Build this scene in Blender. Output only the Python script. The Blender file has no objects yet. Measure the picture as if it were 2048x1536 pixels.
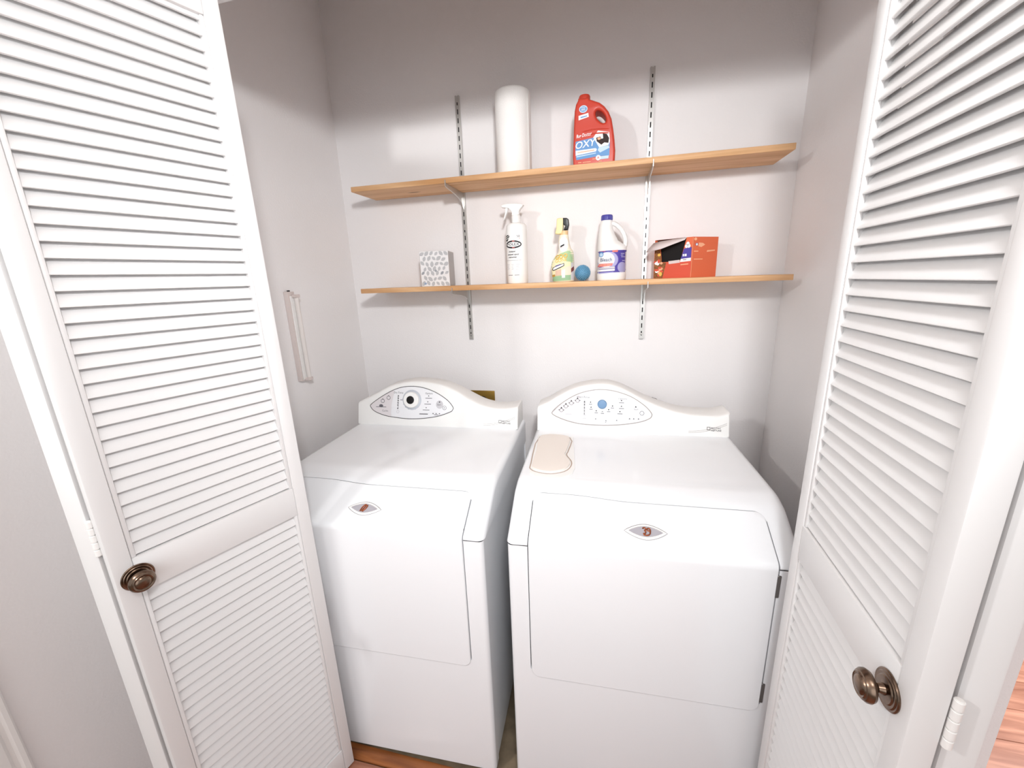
import bpy, bmesh, math, random
from mathutils import Vector, Matrix
random.seed(7)
S = bpy.context.scene
COL = S.collection
PI = math.pi

# ------------------------------------------------------------------ camera
cam_data = bpy.data.cameras.new('camera')
cam = bpy.data.objects.new('camera', cam_data)
COL.objects.link(cam)
cam_data.sensor_width = 36.0
cam_data.lens = 14.1836
cam_data.clip_start = 0.02
RT = Vector((0.9730, 0.2281, -0.0353)); FW = Vector((-0.2291, 0.9414, -0.2481))
FW.normalize(); RT = (RT - FW * RT.dot(FW)).normalized(); UP = RT.cross(FW)
M = Matrix.Identity(4)
for i in range(3):
    M[i][0] = RT[i]; M[i][1] = UP[i]; M[i][2] = -FW[i]
M.translation = Vector((0.0, -1.7541, 1.4797))
cam.matrix_world = M
S.camera = cam

# ------------------------------------------------------------------ world, lamps, exposure
W = bpy.data.worlds.new('world'); S.world = W
W.use_nodes = True
bg = W.node_tree.nodes['Background']
bg.inputs[0].default_value = (0.915, 0.965, 1.0, 1)
bg.inputs[1].default_value = 0.82
S.view_settings.view_transform = 'Standard'
S.view_settings.look = 'None'
S.view_settings.exposure = 0.08
S.view_settings.gamma = 1.0
S.view_settings.use_curve_mapping = False

def lamp(name, kind, loc, target, power, size, color):
    d = bpy.data.lights.new(name, kind)
    d.energy = power; d.color = color
    if kind == 'AREA':
        d.shape = 'DISK'; d.size = size
    o = bpy.data.objects.new(name, d); COL.objects.link(o)
    o.location = loc
    o.rotation_euler = (Vector(target) - Vector(loc)).to_track_quat('-Z', 'Y').to_euler()
    return o
KEY = lamp('vignette_key_light', 'SPOT', (0.18, -1.95, 2.05), (-0.48, 0.0, 1.34), 77, 0, (0.985, 0.992, 1.0))  # unseen frontal lamp; soft cone added to imitate lens vignetting
KEY.data.spot_size = math.radians(100); KEY.data.spot_blend = 1.0; KEY.data.shadow_soft_size = 0.08
LEFT = lamp('side_bulb_light', 'POINT', (-1.2, -2.1, 2.08), (0, 0, 1), 36, 0, (1.0, 0.99, 0.98))
LEFT.data.shadow_soft_size = 0.04
FILL = lamp('frontal_fill_light', 'AREA', (0.0, -3.8, 1.6), (0.0, 0.0, 1.4), 12, 2.0, (0.97, 0.985, 1.0))  # added fill lamp behind the camera, no window there
TOP_FILL = lamp('overhead_fill_light', 'AREA', (0.0, -2.0, 2.55), (0.0, -2.0, 0.0), 4, 0.8, (1.0, 0.99, 0.99))  # added overhead fill to balance the tones, not a known fixture
SIDE = lamp('floor_fill_light', 'AREA', (2.6, 0.4, 2.3), (1.3, -0.3, 0.0), 105, 0.5, (0.98, 0.98, 1.0))  # added lamp, brightens the floor at the far right

# ------------------------------------------------------------------ materials
def srgb(r, g, b):
    f = lambda c: (c / 255 / 12.92) if c / 255 <= 0.04045 else ((c / 255 + 0.055) / 1.055) ** 2.4
    return (f(r), f(g), f(b), 1)
MATS = {}
def mat(name, col, rough=0.5, metal=0.0, bump=0.0, bscale=200.0, coat=0.0, vary=0.0, vscale=6.0, spec=0.5):
    if name in MATS: return MATS[name]
    m = bpy.data.materials.new(name); m.use_nodes = True
    nt = m.node_tree; b = nt.nodes['Principled BSDF']
    b.inputs['Base Color'].default_value = col
    b.inputs['Roughness'].default_value = rough
    b.inputs['Metallic'].default_value = metal
    b.inputs['Coat Weight'].default_value = coat
    b.inputs['Specular IOR Level'].default_value = spec
    tc = nt.nodes.new('ShaderNodeTexCoord')
    if bump:
        n = nt.nodes.new('ShaderNodeTexNoise'); n.inputs['Scale'].default_value = bscale; n.inputs['Detail'].default_value = 3
        nt.links.new(tc.outputs['Object'], n.inputs['Vector'])
        bp = nt.nodes.new('ShaderNodeBump'); bp.inputs['Strength'].default_value = bump; bp.inputs['Distance'].default_value = 0.002
        nt.links.new(n.outputs['Fac'], bp.inputs['Height']); nt.links.new(bp.outputs['Normal'], b.inputs['Normal'])
    if vary:
        n = nt.nodes.new('ShaderNodeTexNoise'); n.inputs['Scale'].default_value = vscale; n.inputs['Detail'].default_value = 4
        nt.links.new(tc.outputs['Object'], n.inputs['Vector'])
        r = nt.nodes.new('ShaderNodeValToRGB')
        r.color_ramp.elements[0].position = 0.3; r.color_ramp.elements[1].position = 0.75
        r.color_ramp.elements[0].color = tuple(c * (1 - vary) for c in col[:3]) + (1,)
        r.color_ramp.elements[1].color = col
        nt.links.new(n.outputs['Fac'], r.inputs['Fac']); nt.links.new(r.outputs['Color'], b.inputs['Base Color'])
    MATS[name] = m
    return m
def wood(name, dark, light, rough=0.5, scale=(2.0, 22.0, 22.0), knots=0.0):
    m = bpy.data.materials.new(name); m.use_nodes = True
    nt = m.node_tree; b = nt.nodes['Principled BSDF']; b.inputs['Roughness'].default_value = rough
    tc = nt.nodes.new('ShaderNodeTexCoord'); mp = nt.nodes.new('ShaderNodeMapping'); mp.inputs['Scale'].default_value = scale
    nt.links.new(tc.outputs['Object'], mp.inputs['Vector'])
    n = nt.nodes.new('ShaderNodeTexNoise'); n.inputs['Scale'].default_value = 1.0; n.inputs['Detail'].default_value = 6; n.inputs['Distortion'].default_value = 1.2
    nt.links.new(mp.outputs['Vector'], n.inputs['Vector'])
    r = nt.nodes.new('ShaderNodeValToRGB')
    r.color_ramp.elements[0].position = 0.32; r.color_ramp.elements[0].color = dark
    r.color_ramp.elements[1].position = 0.66; r.color_ramp.elements[1].color = light
    nt.links.new(n.outputs['Fac'], r.inputs['Fac'])
    out = r.outputs['Color']
    if knots:
        mp2 = nt.nodes.new('ShaderNodeMapping'); mp2.inputs['Scale'].default_value = (3.2, 11.0, 1.0)
        nt.links.new(tc.outputs['Object'], mp2.inputs['Vector'])
        v = nt.nodes.new('ShaderNodeTexVoronoi'); v.inputs['Scale'].default_value = 1.0
        nt.links.new(mp2.outputs['Vector'], v.inputs['Vector'])
        kr = nt.nodes.new('ShaderNodeValToRGB')
        kr.color_ramp.elements[0].position = 0.05; kr.color_ramp.elements[0].color = (knots, knots, knots, 1)
        kr.color_ramp.elements[1].position = 0.11; kr.color_ramp.elements[1].color = (0, 0, 0, 1)
        nt.links.new(v.outputs['Distance'], kr.inputs['Fac'])
        mx = nt.nodes.new('ShaderNodeMix'); mx.data_type = 'RGBA'
        nt.links.new(kr.outputs['Color'], mx.inputs['Factor'])
        nt.links.new(out, mx.inputs['A']); mx.inputs['B'].default_value = srgb(112, 66, 34)
        out = mx.outputs['Result']
    nt.links.new(out, b.inputs['Base Color'])
    return m
WALL = mat('wall_paint', srgb(243, 240, 240), 0.85, bump=0.35, bscale=160)
CEIL = mat('ceiling_paint', srgb(214, 205, 198), 0.9, bump=0.3, bscale=120)
TRIM = mat('trim_gloss_paint', srgb(243, 241, 239), 0.35)
DOORP = mat('door_paint', srgb(234, 233, 233), 0.42)
APPL = mat('appliance_enamel', srgb(242, 244, 247), 0.22, coat=0.3)
PLAST = mat('appliance_plastic', srgb(244, 243, 241), 0.35)
BISQ = mat('yellowed_plastic', srgb(240, 231, 223), 0.4)
DARK = mat('dark_gap', srgb(30, 30, 32), 0.8)
SEAL = mat('grey_gasket', srgb(120, 122, 128), 0.6)
GREYM = mat('grey_hinge_metal', srgb(120, 116, 114), 0.4, metal=0.6)
ZINC = mat('galvanised_metal', srgb(205, 203, 200), 0.32, metal=0.75)
BRONZE = mat('antique_pewter', srgb(138, 116, 100), 0.26, metal=1.0, vary=0.45, vscale=90)
BRASS = mat('brass_plate', srgb(150, 120, 55), 0.35, metal=0.8)
PINE = wood('pine_board', srgb(202, 150, 100), srgb(232, 188, 142), 0.55, (1.6, 26, 26), 0.8)
FLOORW = wood('floor_laminate', srgb(132, 80, 58), srgb(194, 138, 112), 0.22, (2.2, 20, 20))
VINYL = mat('closet_vinyl', srgb(150, 132, 108), 0.6, vary=0.35, vscale=30)
WHITE = mat('white_plastic', srgb(246, 245, 243), 0.4)
PAPER = mat('paper_towel', srgb(247, 244, 241), 0.95, bump=0.5, bscale=260)
CARD = mat('cardboard', srgb(176, 140, 104), 0.9)
INK = mat('black_ink', srgb(24, 20, 26), 0.6)
GREYINK = mat('grey_ink', srgb(104, 102, 108), 0.6)
LGREY = mat('pale_grey_print', srgb(206, 204, 208), 0.6)
RED = mat('red_plastic', srgb(204, 66, 48), 0.38)
BLUEL = mat('label_blue', srgb(96, 150, 206), 0.5)
LBLUE = mat('label_pale_blue', srgb(196, 220, 240), 0.5)
WPRINT = mat('white_print', srgb(248, 248, 248), 0.5)
NAVY = mat('navy_plastic', srgb(52, 48, 150), 0.4)
PURPLE = mat('label_violet', srgb(78, 66, 160), 0.5)
LILAC = mat('label_lilac', srgb(170, 168, 212), 0.5)
PINK = mat('label_pink', srgb(226, 126, 122), 0.5)
YELLOW = mat('pale_yellow_plastic', srgb(244, 228, 170), 0.4)
TAN = mat('tan_plastic', srgb(238, 200, 150), 0.4)
BLACKP = mat('black_plastic', srgb(16, 15, 16), 0.35)
GREEN = mat('label_green', srgb(170, 200, 150), 0.5)
CREAM = mat('label_cream', srgb(240, 232, 190), 0.5)
DGREEN = mat('label_dark_green', srgb(150, 188, 150), 0.5)
GOLD = mat('label_gold', srgb(236, 196, 92), 0.5)
BALLB = mat('blue_rubber', srgb(100, 156, 190), 0.55)
ORANGE = mat('orange_carton', srgb(224, 108, 70), 0.6)
ORANGED = mat('orange_carton_red', srgb(216, 86, 62), 0.6)
LORANGE = mat('pale_orange_print', srgb(246, 178, 140), 0.6)
BROWNP = mat('brown_food_print', srgb(170, 110, 60), 0.7, vary=0.7, vscale=160)
BOXIN = mat('carton_inside_shade', srgb(16, 12, 12), 0.9)
FLAPW = mat('bare_carton', srgb(222, 208, 206), 0.8)
LEAF = mat('leaf_grey_print', srgb(190, 190, 192), 0.7)
LEAFD = mat('leaf_dark_print', srgb(158, 160, 166), 0.7)
COPPER = mat('copper_emblem', srgb(176, 100, 66), 0.3, metal=0.9)
BADGEG = mat('badge_silver', srgb(168, 165, 172), 0.45)
PANELG = mat('panel_mauve', srgb(226, 220, 222), 0.4)
PANELW = mat('panel_white', srgb(240, 240, 243), 0.4)
DIALG = mat('dial_grey', srgb(196, 200, 208), 0.35)
BTNBLUE = mat('blue_button', srgb(110, 146, 184), 0.35)
TAUPE = mat('taupe_line', srgb(160, 152, 148), 0.5)
CHAR = mat('charcoal_line', srgb(84, 80, 80), 0.5)
TUBEW = mat('lamp_tube_off', srgb(232, 226, 222), 0.25)
LAMPB = mat('lamp_housing', srgb(220, 208, 204), 0.45)

# ------------------------------------------------------------------ helpers
def link(o, parent=None):
    COL.objects.link(o)
    if parent: o.parent = parent
    return o
def from_bm(name, bm, m, parent=None, smooth=False, angle=40):
    me = bpy.data.meshes.new(name); bm.normal_update(); bm.to_mesh(me); bm.free()
    ms = m if isinstance(m, (list, tuple)) else [m]
    for x in ms: me.materials.append(x)
    if smooth: shade(me, angle)
    return link(bpy.data.objects.new(name, me), parent)
def shade(me, angle=40):
    for p in me.polygons: p.use_smooth = True
    try: me.set_sharp_from_angle(angle=math.radians(angle))
    except Exception: pass
def thing(name, label, cat, loc=(0, 0, 0), rz=0.0, group=None):
    o = bpy.data.objects.new(name, None); COL.objects.link(o)
    o.empty_display_size = 0.05
    o.location = loc; o.rotation_euler = (0, 0, rz)
    return tag(o, label, cat, group)
def tag(o, label, cat, group=None):
    o['label'] = label; o['category'] = cat
    if group: o['group'] = group
    return o
def struct(o, label=None, cat=None):
    o['kind'] = 'structure'
    if label: o['label'] = label
    if cat: o['category'] = cat
    return o
def add_box(bm, x0, x1, y0, y1, z0, z1, bev=0.0, seg=2):
    r = bmesh.ops.create_cube(bm, size=1.0)
    vs = r['verts']
    for v in vs:
        v.co = Vector(((x0 + x1) / 2 + v.co.x * (x1 - x0), (y0 + y1) / 2 + v.co.y * (y1 - y0), (z0 + z1) / 2 + v.co.z * (z1 - z0)))
    if bev:
        es = list({e for v in vs for e in v.link_edges})
        bmesh.ops.bevel(bm, geom=es, offset=bev, segments=seg, affect='EDGES', profile=0.5)
def box(name, m, x0, x1, y0, y1, z0, z1, parent=None, bev=0.0, seg=2):
    bm = bmesh.new(); add_box(bm, x0, x1, y0, y1, z0, z1, bev, seg)
    return from_bm(name, bm, m, parent, smooth=bev > 0)
def add_lathe(bm, prof, axis='z', seg=32, off=(0, 0, 0)):
    rings = []
    for r, h in prof:
        ring = []
        if r < 1e-6:
            c = {'z': (0, 0, h), 'y': (0, h, 0), 'x': (h, 0, 0)}[axis]
            ring = [bm.verts.new(Vector(c) + Vector(off))]
        else:
            for k in range(seg):
                a = 2 * PI * k / seg; p, q = r * math.cos(a), r * math.sin(a)
                c = {'z': (p, q, h), 'y': (q, h, p), 'x': (h, p, q)}[axis]
                ring.append(bm.verts.new(Vector(c) + Vector(off)))
        rings.append(ring)
    for a, b in zip(rings, rings[1:]):
        for k in range(seg):
            k2 = (k + 1) % seg
            va = [a[0]] if len(a) == 1 else [a[k], a[k2]]
            vb = [b[0]] if len(b) == 1 else [b[k2], b[k]]
            f = va + vb
            if len(f) >= 3: bm.faces.new(f)
def lathe(name, m, prof, parent=None, axis='z', seg=32, off=(0, 0, 0)):
    bm = bmesh.new(); add_lathe(bm, prof, axis, seg, off)
    bmesh.ops.recalc_face_normals(bm, faces=bm.faces)
    return from_bm(name, bm, m, parent, True)
def add_tube(bm, pts, rad, seg=12, flat=1.0):
    pts = [Vector(p) for p in pts]; rings = []
    rads = rad if isinstance(rad, (list, tuple)) else [rad] * len(pts)
    for i, p in enumerate(pts):
        t = (pts[min(i + 1, len(pts) - 1)] - pts[max(i - 1, 0)]).normalized()
        n = Vector((0, 1, 0)) if abs(t.y) < 0.9 else Vector((1, 0, 0))
        n = (n - t * n.dot(t)).normalized(); b = t.cross(n)
        rings.append([bm.verts.new(p + rads[i] * (flat * math.cos(2 * PI * k / seg) * n + math.sin(2 * PI * k / seg) * b)) for k in range(seg)])
    for a, b in zip(rings, rings[1:]):
        for k in range(seg):
            bm.faces.new([a[k], a[(k + 1) % seg], b[(k + 1) % seg], b[k]])
    bm.faces.new(rings[0][::-1]); bm.faces.new(rings[-1])
def tube(name, m, pts, rad, parent=None, seg=12, flat=1.0):
    bm = bmesh.new(); add_tube(bm, pts, rad, seg, flat)
    bmesh.ops.recalc_face_normals(bm, faces=bm.faces)
    return from_bm(name, bm, m, parent, True)
def smooth_pts(pts, n=6, closed=True):
    out = []; N = len(pts)
    rng = range(N) if closed else range(N - 1)
    for i in rng:
        g = lambda k: pts[k % N] if closed else pts[max(0, min(N - 1, k))]
        p0, p1, p2, p3 = [Vector(g(i + d)) for d in (-1, 0, 1, 2)]
        for k in range(n):
            t = k / n
            out.append(tuple(0.5 * ((2 * p1) + (p2 - p0) * t + (2 * p0 - 5 * p1 + 4 * p2 - p3) * t * t + (3 * p1 - p0 - 3 * p2 + p3) * t ** 3)))
    if not closed: out.append(tuple(pts[-1]))
    return out
def extrude_outline(name, m, loops, half, bev, parent=None, res=3, to=None, y=0.0):
    """outline loops (x, z) filled, given depth and rounded edges"""
    cu = bpy.data.curves.new(name, 'CURVE'); cu.dimensions = '2D'; cu.fill_mode = 'BOTH'
    cu.extrude = max(half - bev, 0.0001); cu.bevel_depth = bev; cu.bevel_resolution = res; cu.offset = -bev
    for lp in loops:
        sp = cu.splines.new('POLY'); sp.points.add(len(lp) - 1); sp.use_cyclic_u = True
        for q, pt in zip(sp.points, lp): q.co = (pt[0], pt[1], 0, 1)
    tmp = bpy.data.objects.new('tmp', cu); COL.objects.link(tmp)
    dg = bpy.context.evaluated_depsgraph_get()
    me = bpy.data.meshes.new_from_object(tmp.evaluated_get(dg))
    bpy.data.objects.remove(tmp); bpy.data.curves.remove(cu)
    me.materials.clear()
    for v in me.vertices:
        c = v.co.copy()
        v.co = to(c) if to else Vector((c.x, y - c.z, c.y))
    me.materials.append(m)
    bm = bmesh.new(); bm.from_mesh(me); bmesh.ops.remove_doubles(bm, verts=bm.verts, dist=1e-5)
    bmesh.ops.recalc_face_normals(bm, faces=bm.faces); bm.to_mesh(me); bm.free()
    me.name = name
    shade(me, 50)
    return link(bpy.data.objects.new(name, me), parent)

FONT_CACHE = {}
def text_mesh(s, bold=0.0, shear=0.0):
    k = (s, bold, shear)
    if k in FONT_CACHE: return FONT_CACHE[k]
    cu = bpy.data.curves.new('txt', 'FONT'); cu.body = s; cu.align_x = 'CENTER'; cu.align_y = 'CENTER'
    cu.fill_mode = 'FRONT'; cu.offset = bold; cu.shear = shear; cu.resolution_u = 3
    o = bpy.data.objects.new('txt', cu); COL.objects.link(o)
    me = bpy.data.meshes.new_from_object(o.evaluated_get(bpy.context.evaluated_depsgraph_get()))
    bpy.data.objects.remove(o); bpy.data.curves.remove(cu)
    FONT_CACHE[k] = ([v.co.copy() for v in me.vertices], [list(p.vertices) for p in me.polygons])
    bpy.data.meshes.remove(me)
    return FONT_CACHE[k]
class Print:
    """flat print in (x, z); mapped on to a surface with map(x, z, offset)"""
    def __init__(s, eps=0.00025): s.bm = bmesh.new(); s.mats = []; s.eps = eps
    def mi(s, m):
        if m not in s.mats: s.mats.append(m)
        return s.mats.index(m)
    def poly(s, pts, m, layer=1):
        f = s.bm.faces.new([s.bm.verts.new((p[0], p[1], layer * s.eps)) for p in pts]); f.material_index = s.mi(m)
    def rect(s, x0, x1, z0, z1, m, layer=1): s.poly([(x0, z0), (x1, z0), (x1, z1), (x0, z1)], m, layer)
    def ell(s, cx, cz, rx, rz, m, layer=1, n=20, rot=0.0):
        c, q = math.cos(rot), math.sin(rot)
        pts = []
        for k in range(n):
            a = 2 * PI * k / n; u, v = rx * math.cos(a), rz * math.sin(a)
            pts.append((cx + c * u - q * v, cz + q * u + c * v))
        s.poly(pts, m, layer)
    def ring(s, pts, w, m, layer=1):
        cx = sum(p[0] for p in pts) / len(pts); n = len(pts); inner = []
        for i in range(n):
            a = Vector(pts[i - 1]); b = Vector(pts[(i + 1) % n]); t = (b - a).normalized(); nn = Vector((-t.y, t.x))
            inner.append((pts[i][0] + nn.x * w, pts[i][1] + nn.y * w))
        mi = s.mi(m)
        vo = [s.bm.verts.new((p[0], p[1], layer * s.eps)) for p in pts]; vi = [s.bm.verts.new((p[0], p[1], layer * s.eps)) for p in inner]
        for i in range(n):
            f = s.bm.faces.new([vo[i], vo[(i + 1) % n], vi[(i + 1) % n], vi[i]]); f.material_index = mi
    def text(s, t, x, z, size, m, layer=2, bold=0.0, shear=0.0, sx=1.0, rot=0.0):
        vs, fs = text_mesh(t, bold, shear); mi = s.mi(m)
        c, q = math.cos(rot), math.sin(rot)
        nv = [s.bm.verts.new((x + size * (c * v.x * sx - q * v.y), z + size * (q * v.x * sx + c * v.y), layer * s.eps)) for v in vs]
        for f in fs:
            try:
                g = s.bm.faces.new([nv[i] for i in f]); g.material_index = mi
            except ValueError: pass
    def build(s, name, mp, parent, cuts=(), zcuts=()):
        for x in cuts:
            bmesh.ops.bisect_plane(s.bm, geom=list(s.bm.verts) + list(s.bm.edges) + list(s.bm.faces), plane_co=(x, 0, 0), plane_no=(1, 0, 0))
        for z in zcuts:
            bmesh.ops.bisect_plane(s.bm, geom=list(s.bm.verts) + list(s.bm.edges) + list(s.bm.faces), plane_co=(0, z, 0), plane_no=(0, 1, 0))
        for f in s.bm.faces:
            f.normal_update()
            if f.normal.z < 0: f.normal_flip()
        for v in s.bm.verts: v.co = Vector(mp(v.co.x, v.co.y, v.co.z))
        return from_bm(name, s.bm, s.mats, parent)

# ================================================================== THE ROOM
XL, XR = -1.180, 0.634
YF0, YF1 = -0.95, -0.845            # front wall of the closet
JL, JR, ZH = -1.045, 0.525, 2.10    # jambs, header
HC = 2.62
def sbox(name, m, *a, **k):
    return struct(box(name, m, *a, **k))
sbox('wall_back', WALL, XL - 0.12, XR + 0.14, 0.0, 0.12, 0, HC)
sbox('wall_left', WALL, XL - 0.12, XL, -1.42, 0.0, 0, HC)
sbox('wall_right', WALL, XR, XR + 0.141, YF0, 0.0, 0, HC)
bm = bmesh.new()
add_box(bm, XL, JL, YF0, YF1, 0, HC); add_box(bm, JR, XR, YF0, YF1, 0, HC); add_box(bm, JL, JR, YF0, YF1, ZH, HC)
struct(from_bm('wall_front', bm, WALL))
sbox('ceiling', CEIL, -4, 4, -3.4, 0.12, HC, HC + 0.1)
fl = struct(box('floor', VINYL, -4, 4, -6, 3, -0.1, 0.0))
# laminate planks of the hall floor, laid along x
PLANKS = {}
def plank_mesh(w):
    w = round(w, 3)
    if w not in PLANKS:
        bm = bmesh.new(); add_box(bm, 0.0005, w - 0.0007, 0.0004, 0.1192, 0.0, 0.008, 0.0009, 1)
        me = bpy.data.meshes.new('plank'); bm.to_mesh(me); bm.free(); me.materials.append(FLOORW); PLANKS[w] = me
    return PLANKS[w]
def planks(x0, x1, y0, rows):
    for r in range(rows):
        x = x0 - (r * 0.41) % 1.2
        while x < x1:
            a, b = max(x, x0), min(x + 1.2, x1)
            if b - a > 0.05:
                o = bpy.data.objects.new('plank', plank_mesh(b - a)); link(o, fl); o.location = (a, y0 + r * 0.12, 0)
            x += 1.2
planks(-1.165, 3.2, -2.63, 14)
planks(0.78, 3.2, -0.95, 14)
sbox('trim_1', wood('threshold_oak', srgb(124, 70, 36), srgb(170, 104, 56), 0.4, (3, 40, 40)), JL, JR, -0.948, -0.905, 0.0, 0.0105, bev=0.004)
# door casing on the left hall wall
bm = bmesh.new()
prof = [(0, -1.379), (0.009, -1.379), (0.0135, -1.383), (0.0135, -1.390), (0.0095, -1.394), (0.0095, -1.400), (0.015, -1.406), (0.018, -1.43), (0.018, -1.445), (-0.125, -1.445), (-0.125, -1.4205), (0, -1.4205)]
lo = [bm.verts.new((XL + a, b, 0.0)) for a, b in prof]; hi = [bm.verts.new((XL + a, b, 2.1)) for a, b in prof]
n = len(prof)
for i in range(n): bm.faces.new([lo[i], lo[(i + 1) % n], hi[(i + 1) % n], hi[i]])
bm.faces.new(lo[::-1]); bm.faces.new(hi); bmesh.ops.recalc_face_normals(bm, faces=bm.faces)
struct(from_bm('trim_2', bm, TRIM))
sbox('baseboard_left', TRIM, XL, XL + 0.012, -1.378, YF0, 0, 0.085, bev=0.003)

# ================================================================== LOUVRED BIFOLD DOORS
PW, TH, ST, P1 = 0.374, 0.035, 0.0385, 0.026055
ZT1, ZK1, ZK0, ZB = 1.993, 0.990, 0.914, 0.098
def stile_mesh():
    bm = bmesh.new(); add_box(bm, 0, 0.031, 0, TH, 0.012, 2.035, 0.0035, 2)
    me = bpy.data.meshes.new('stile'); bm.to_mesh(me); bm.free(); me.materials.append(DOORP); shade(me); return me
def bead_mesh(z0, z1):
    bm = bmesh.new()
    add_box(bm, 0, 0.0078, 0.0025, 0.0105, z0, z1, 0.0022, 2); add_box(bm, 0, 0.0078, 0.0245, TH - 0.0025, z0, z1, 0.0022, 2); add_box(bm, 0, 0.006, 0.009, 0.026, z0, z1)
    me = bpy.data.meshes.new('bead'); bm.to_mesh(me); bm.free(); me.materials.append(DOORP); shade(me); return me
def rail_mesh(z0, z1):
    bm = bmesh.new(); add_box(bm, 0.031, PW - 0.031, 0.0004, TH - 0.0004, z0, z1, 0.0022, 2)
    me = bpy.data.meshes.new('rail'); bm.to_mesh(me); bm.free(); me.materials.append(DOORP); shade(me); return me
def slat_mesh():
    # lower front edge at (y=.0045, z=0); leans back and up
    bm = bmesh.new()
    sec = [Vector((0, y, z)) for y, z in ((0.0056, 0.0), (0.0045, 0.0008), (0.0045, 0.0022), (0.0192, 0.0304), (0.0205, 0.0312), (0.0246, 0.0296), (0.0250, 0.0284), (0.0105, 0.0010), (0.0097, 0.0))]
    x0, x1 = ST - 0.002, PW - ST + 0.002
    a = [bm.verts.new((x0, v.y, v.z)) for v in sec]; b = [bm.verts.new((x1, v.y, v.z)) for v in sec]
    n = len(sec)
    for i in range(n): bm.faces.new([a[i], a[(i + 1) % n], b[(i + 1) % n], b[i]])
    bm.faces.new(a[::-1]); bm.faces.new(b); bmesh.ops.recalc_face_normals(bm, faces=bm.faces)
    me = bpy.data.meshes.new('slat'); bm.to_mesh(me); bm.free(); me.materials.append(DOORP); shade(me, 35); return me
STM, SLM = stile_mesh(), slat_mesh()
BU, BL = bead_mesh(ZK1, ZT1), bead_mesh(ZB, ZK0)
RTM, RKM, RBM = rail_mesh(ZT1, 2.035), rail_mesh(ZK0, ZK1), rail_mesh(0.012, ZB)
def put(name, me, parent, loc=(0, 0, 0)):
    o = bpy.data.objects.new(name, me); link(o, parent); o.location = loc; return o
def leaf(parent, org, ax, label=None):
    e = bpy.data.objects.new('leaf', None); link(e, parent); e.empty_display_size = 0.05
    a = math.atan2(ax[1], ax[0]); e.location = (org[0], org[1], 0); e.rotation_euler = (0, 0, a)
    if label: e['label'] = label
    put('stile', STM, e); put('stile', STM, e, (PW - 0.031, 0, 0))
    put('top_rail', RTM, e); put('lock_rail', RKM, e); put('bottom_rail', RBM, e)
    for me in (BU, BL):
        put('bead', me, e, (0.031, 0, 0)); put('bead', me, e, (PW - 0.031 - 0.0078, 0, 0))
    for i in range(39): put('slat', SLM, e, (0, 0, 1.9841 - i * P1 - 0.0006))
    for i in range(1, 32): put('slat', SLM, e, (0, 0, 0.9136 - i * 0.02625 + 0.0003))
    return e
def knob(parent, x, z):
    bm = bmesh.new()
    # axis along -y (towards the room); h negative = outwards
    prof = [(0.0, 0.0), (0.0255, 0.0), (0.0258, -0.0015), (0.0245, -0.003), (0.0225, -0.0028), (0.021, -0.0042), (0.018, -0.004), (0.0165, -0.0055), (0.0075, -0.006), (0.0065, -0.010),
            (0.0058, -0.0125), (0.007, -0.0152), (0.0138, -0.0176), (0.019, -0.0202), (0.0208, -0.0238), (0.0203, -0.0277), (0.0178, -0.031), (0.016, -0.0317), (0.015, -0.0333), (0.014, -0.0327), (0.0124, -0.0323), (0.0112, -0.0337), (0.008, -0.0353), (0.004, -0.0359), (0, -0.0361)]
    add_lathe(bm, prof, 'y', 40, (x, 0, z)); bmesh.ops.recalc_face_normals(bm, faces=bm.faces)
    o = from_bm('knob', bm, BRONZE, parent, True, 30); o['label'] = 'ringed antique pewter knob'
    return o
def hinge(parent, x, y, z, L=0.074):
    bm = bmesh.new(); n = 5; h = L / n
    for i in range(n):
        g = 0.0008
        add_lathe(bm, [(0, z + i * h + g), (0.0046, z + i * h + g), (0.0052, z + i * h + 2 * g), (0.0052, z + (i + 1) * h - 2 * g), (0.0046, z + (i + 1) * h - g), (0, z + (i + 1) * h - g)], 'z', 16, (x, y, 0))
    add_lathe(bm, [(0, z), (0.0034, z), (0.0034, z + L), (0, z + L)], 'z', 10, (x, y, 0))
    bmesh.ops.recalc_face_normals(bm, faces=bm.faces)
    o = from_bm('hinge', bm, TRIM, parent, True, 30); return o
def door_root(name, loc, label):
    e = bpy.data.objects.new(name, None); COL.objects.link(e); e.empty_display_size = 0.1
    e['kind'] = 'structure'; e['label'] = label; e['category'] = 'door'
    return e
# left pair
dL = Vector((-0.3472, -0.9378)); LL = Vector((-0.756, -0.956))
D1 = door_root('door_1', (0, 0, 0), 'white louvred bifold door folded open at the left of the closet')
lf = leaf(D1, LL + dL * PW, -dL); knob(lf, PW - 0.3419, 0.9508)
nb = Vector((-0.9378, 0.3472))
corner = LL + dL * PW + nb * TH
ax = Vector((0.262, -0.965)).normalized(); ay = Vector((-ax.y, ax.x))
org = corner + Vector((-0.0075, -0.0025)) - ax * PW - ay * TH
leaf(D1, org, ax)
hp = corner + Vector((-0.004, -0.002))
for z in (0.25, 1.005, 1.80): hinge(D1, hp.x, hp.y, z)
# right pair
dR = Vector((-0.0449, -0.9990)).normalized(); RL = Vector((0.385, -0.909))
D2 = door_root('door_2', (0, 0, 0), 'white louvred bifold door folded open at the right of the closet')
lf = leaf(D2, RL, dR); knob(lf, 0.333, 0.9408)
nb = Vector((0.9990, -0.0449)); corner = RL + dR * PW + nb * TH
ax = Vector((0.17, 0.985)).normalized(); ay = Vector((-ax.y, ax.x))
org = corner + Vector((0.0125, 0.012)) - ay * TH
leaf(D2, org, ax)
hp = corner + Vector((0.0055, -0.001))
for z in (0.25, 0.915, 1.80): hinge(D2, hp.x, hp.y, z)

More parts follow.
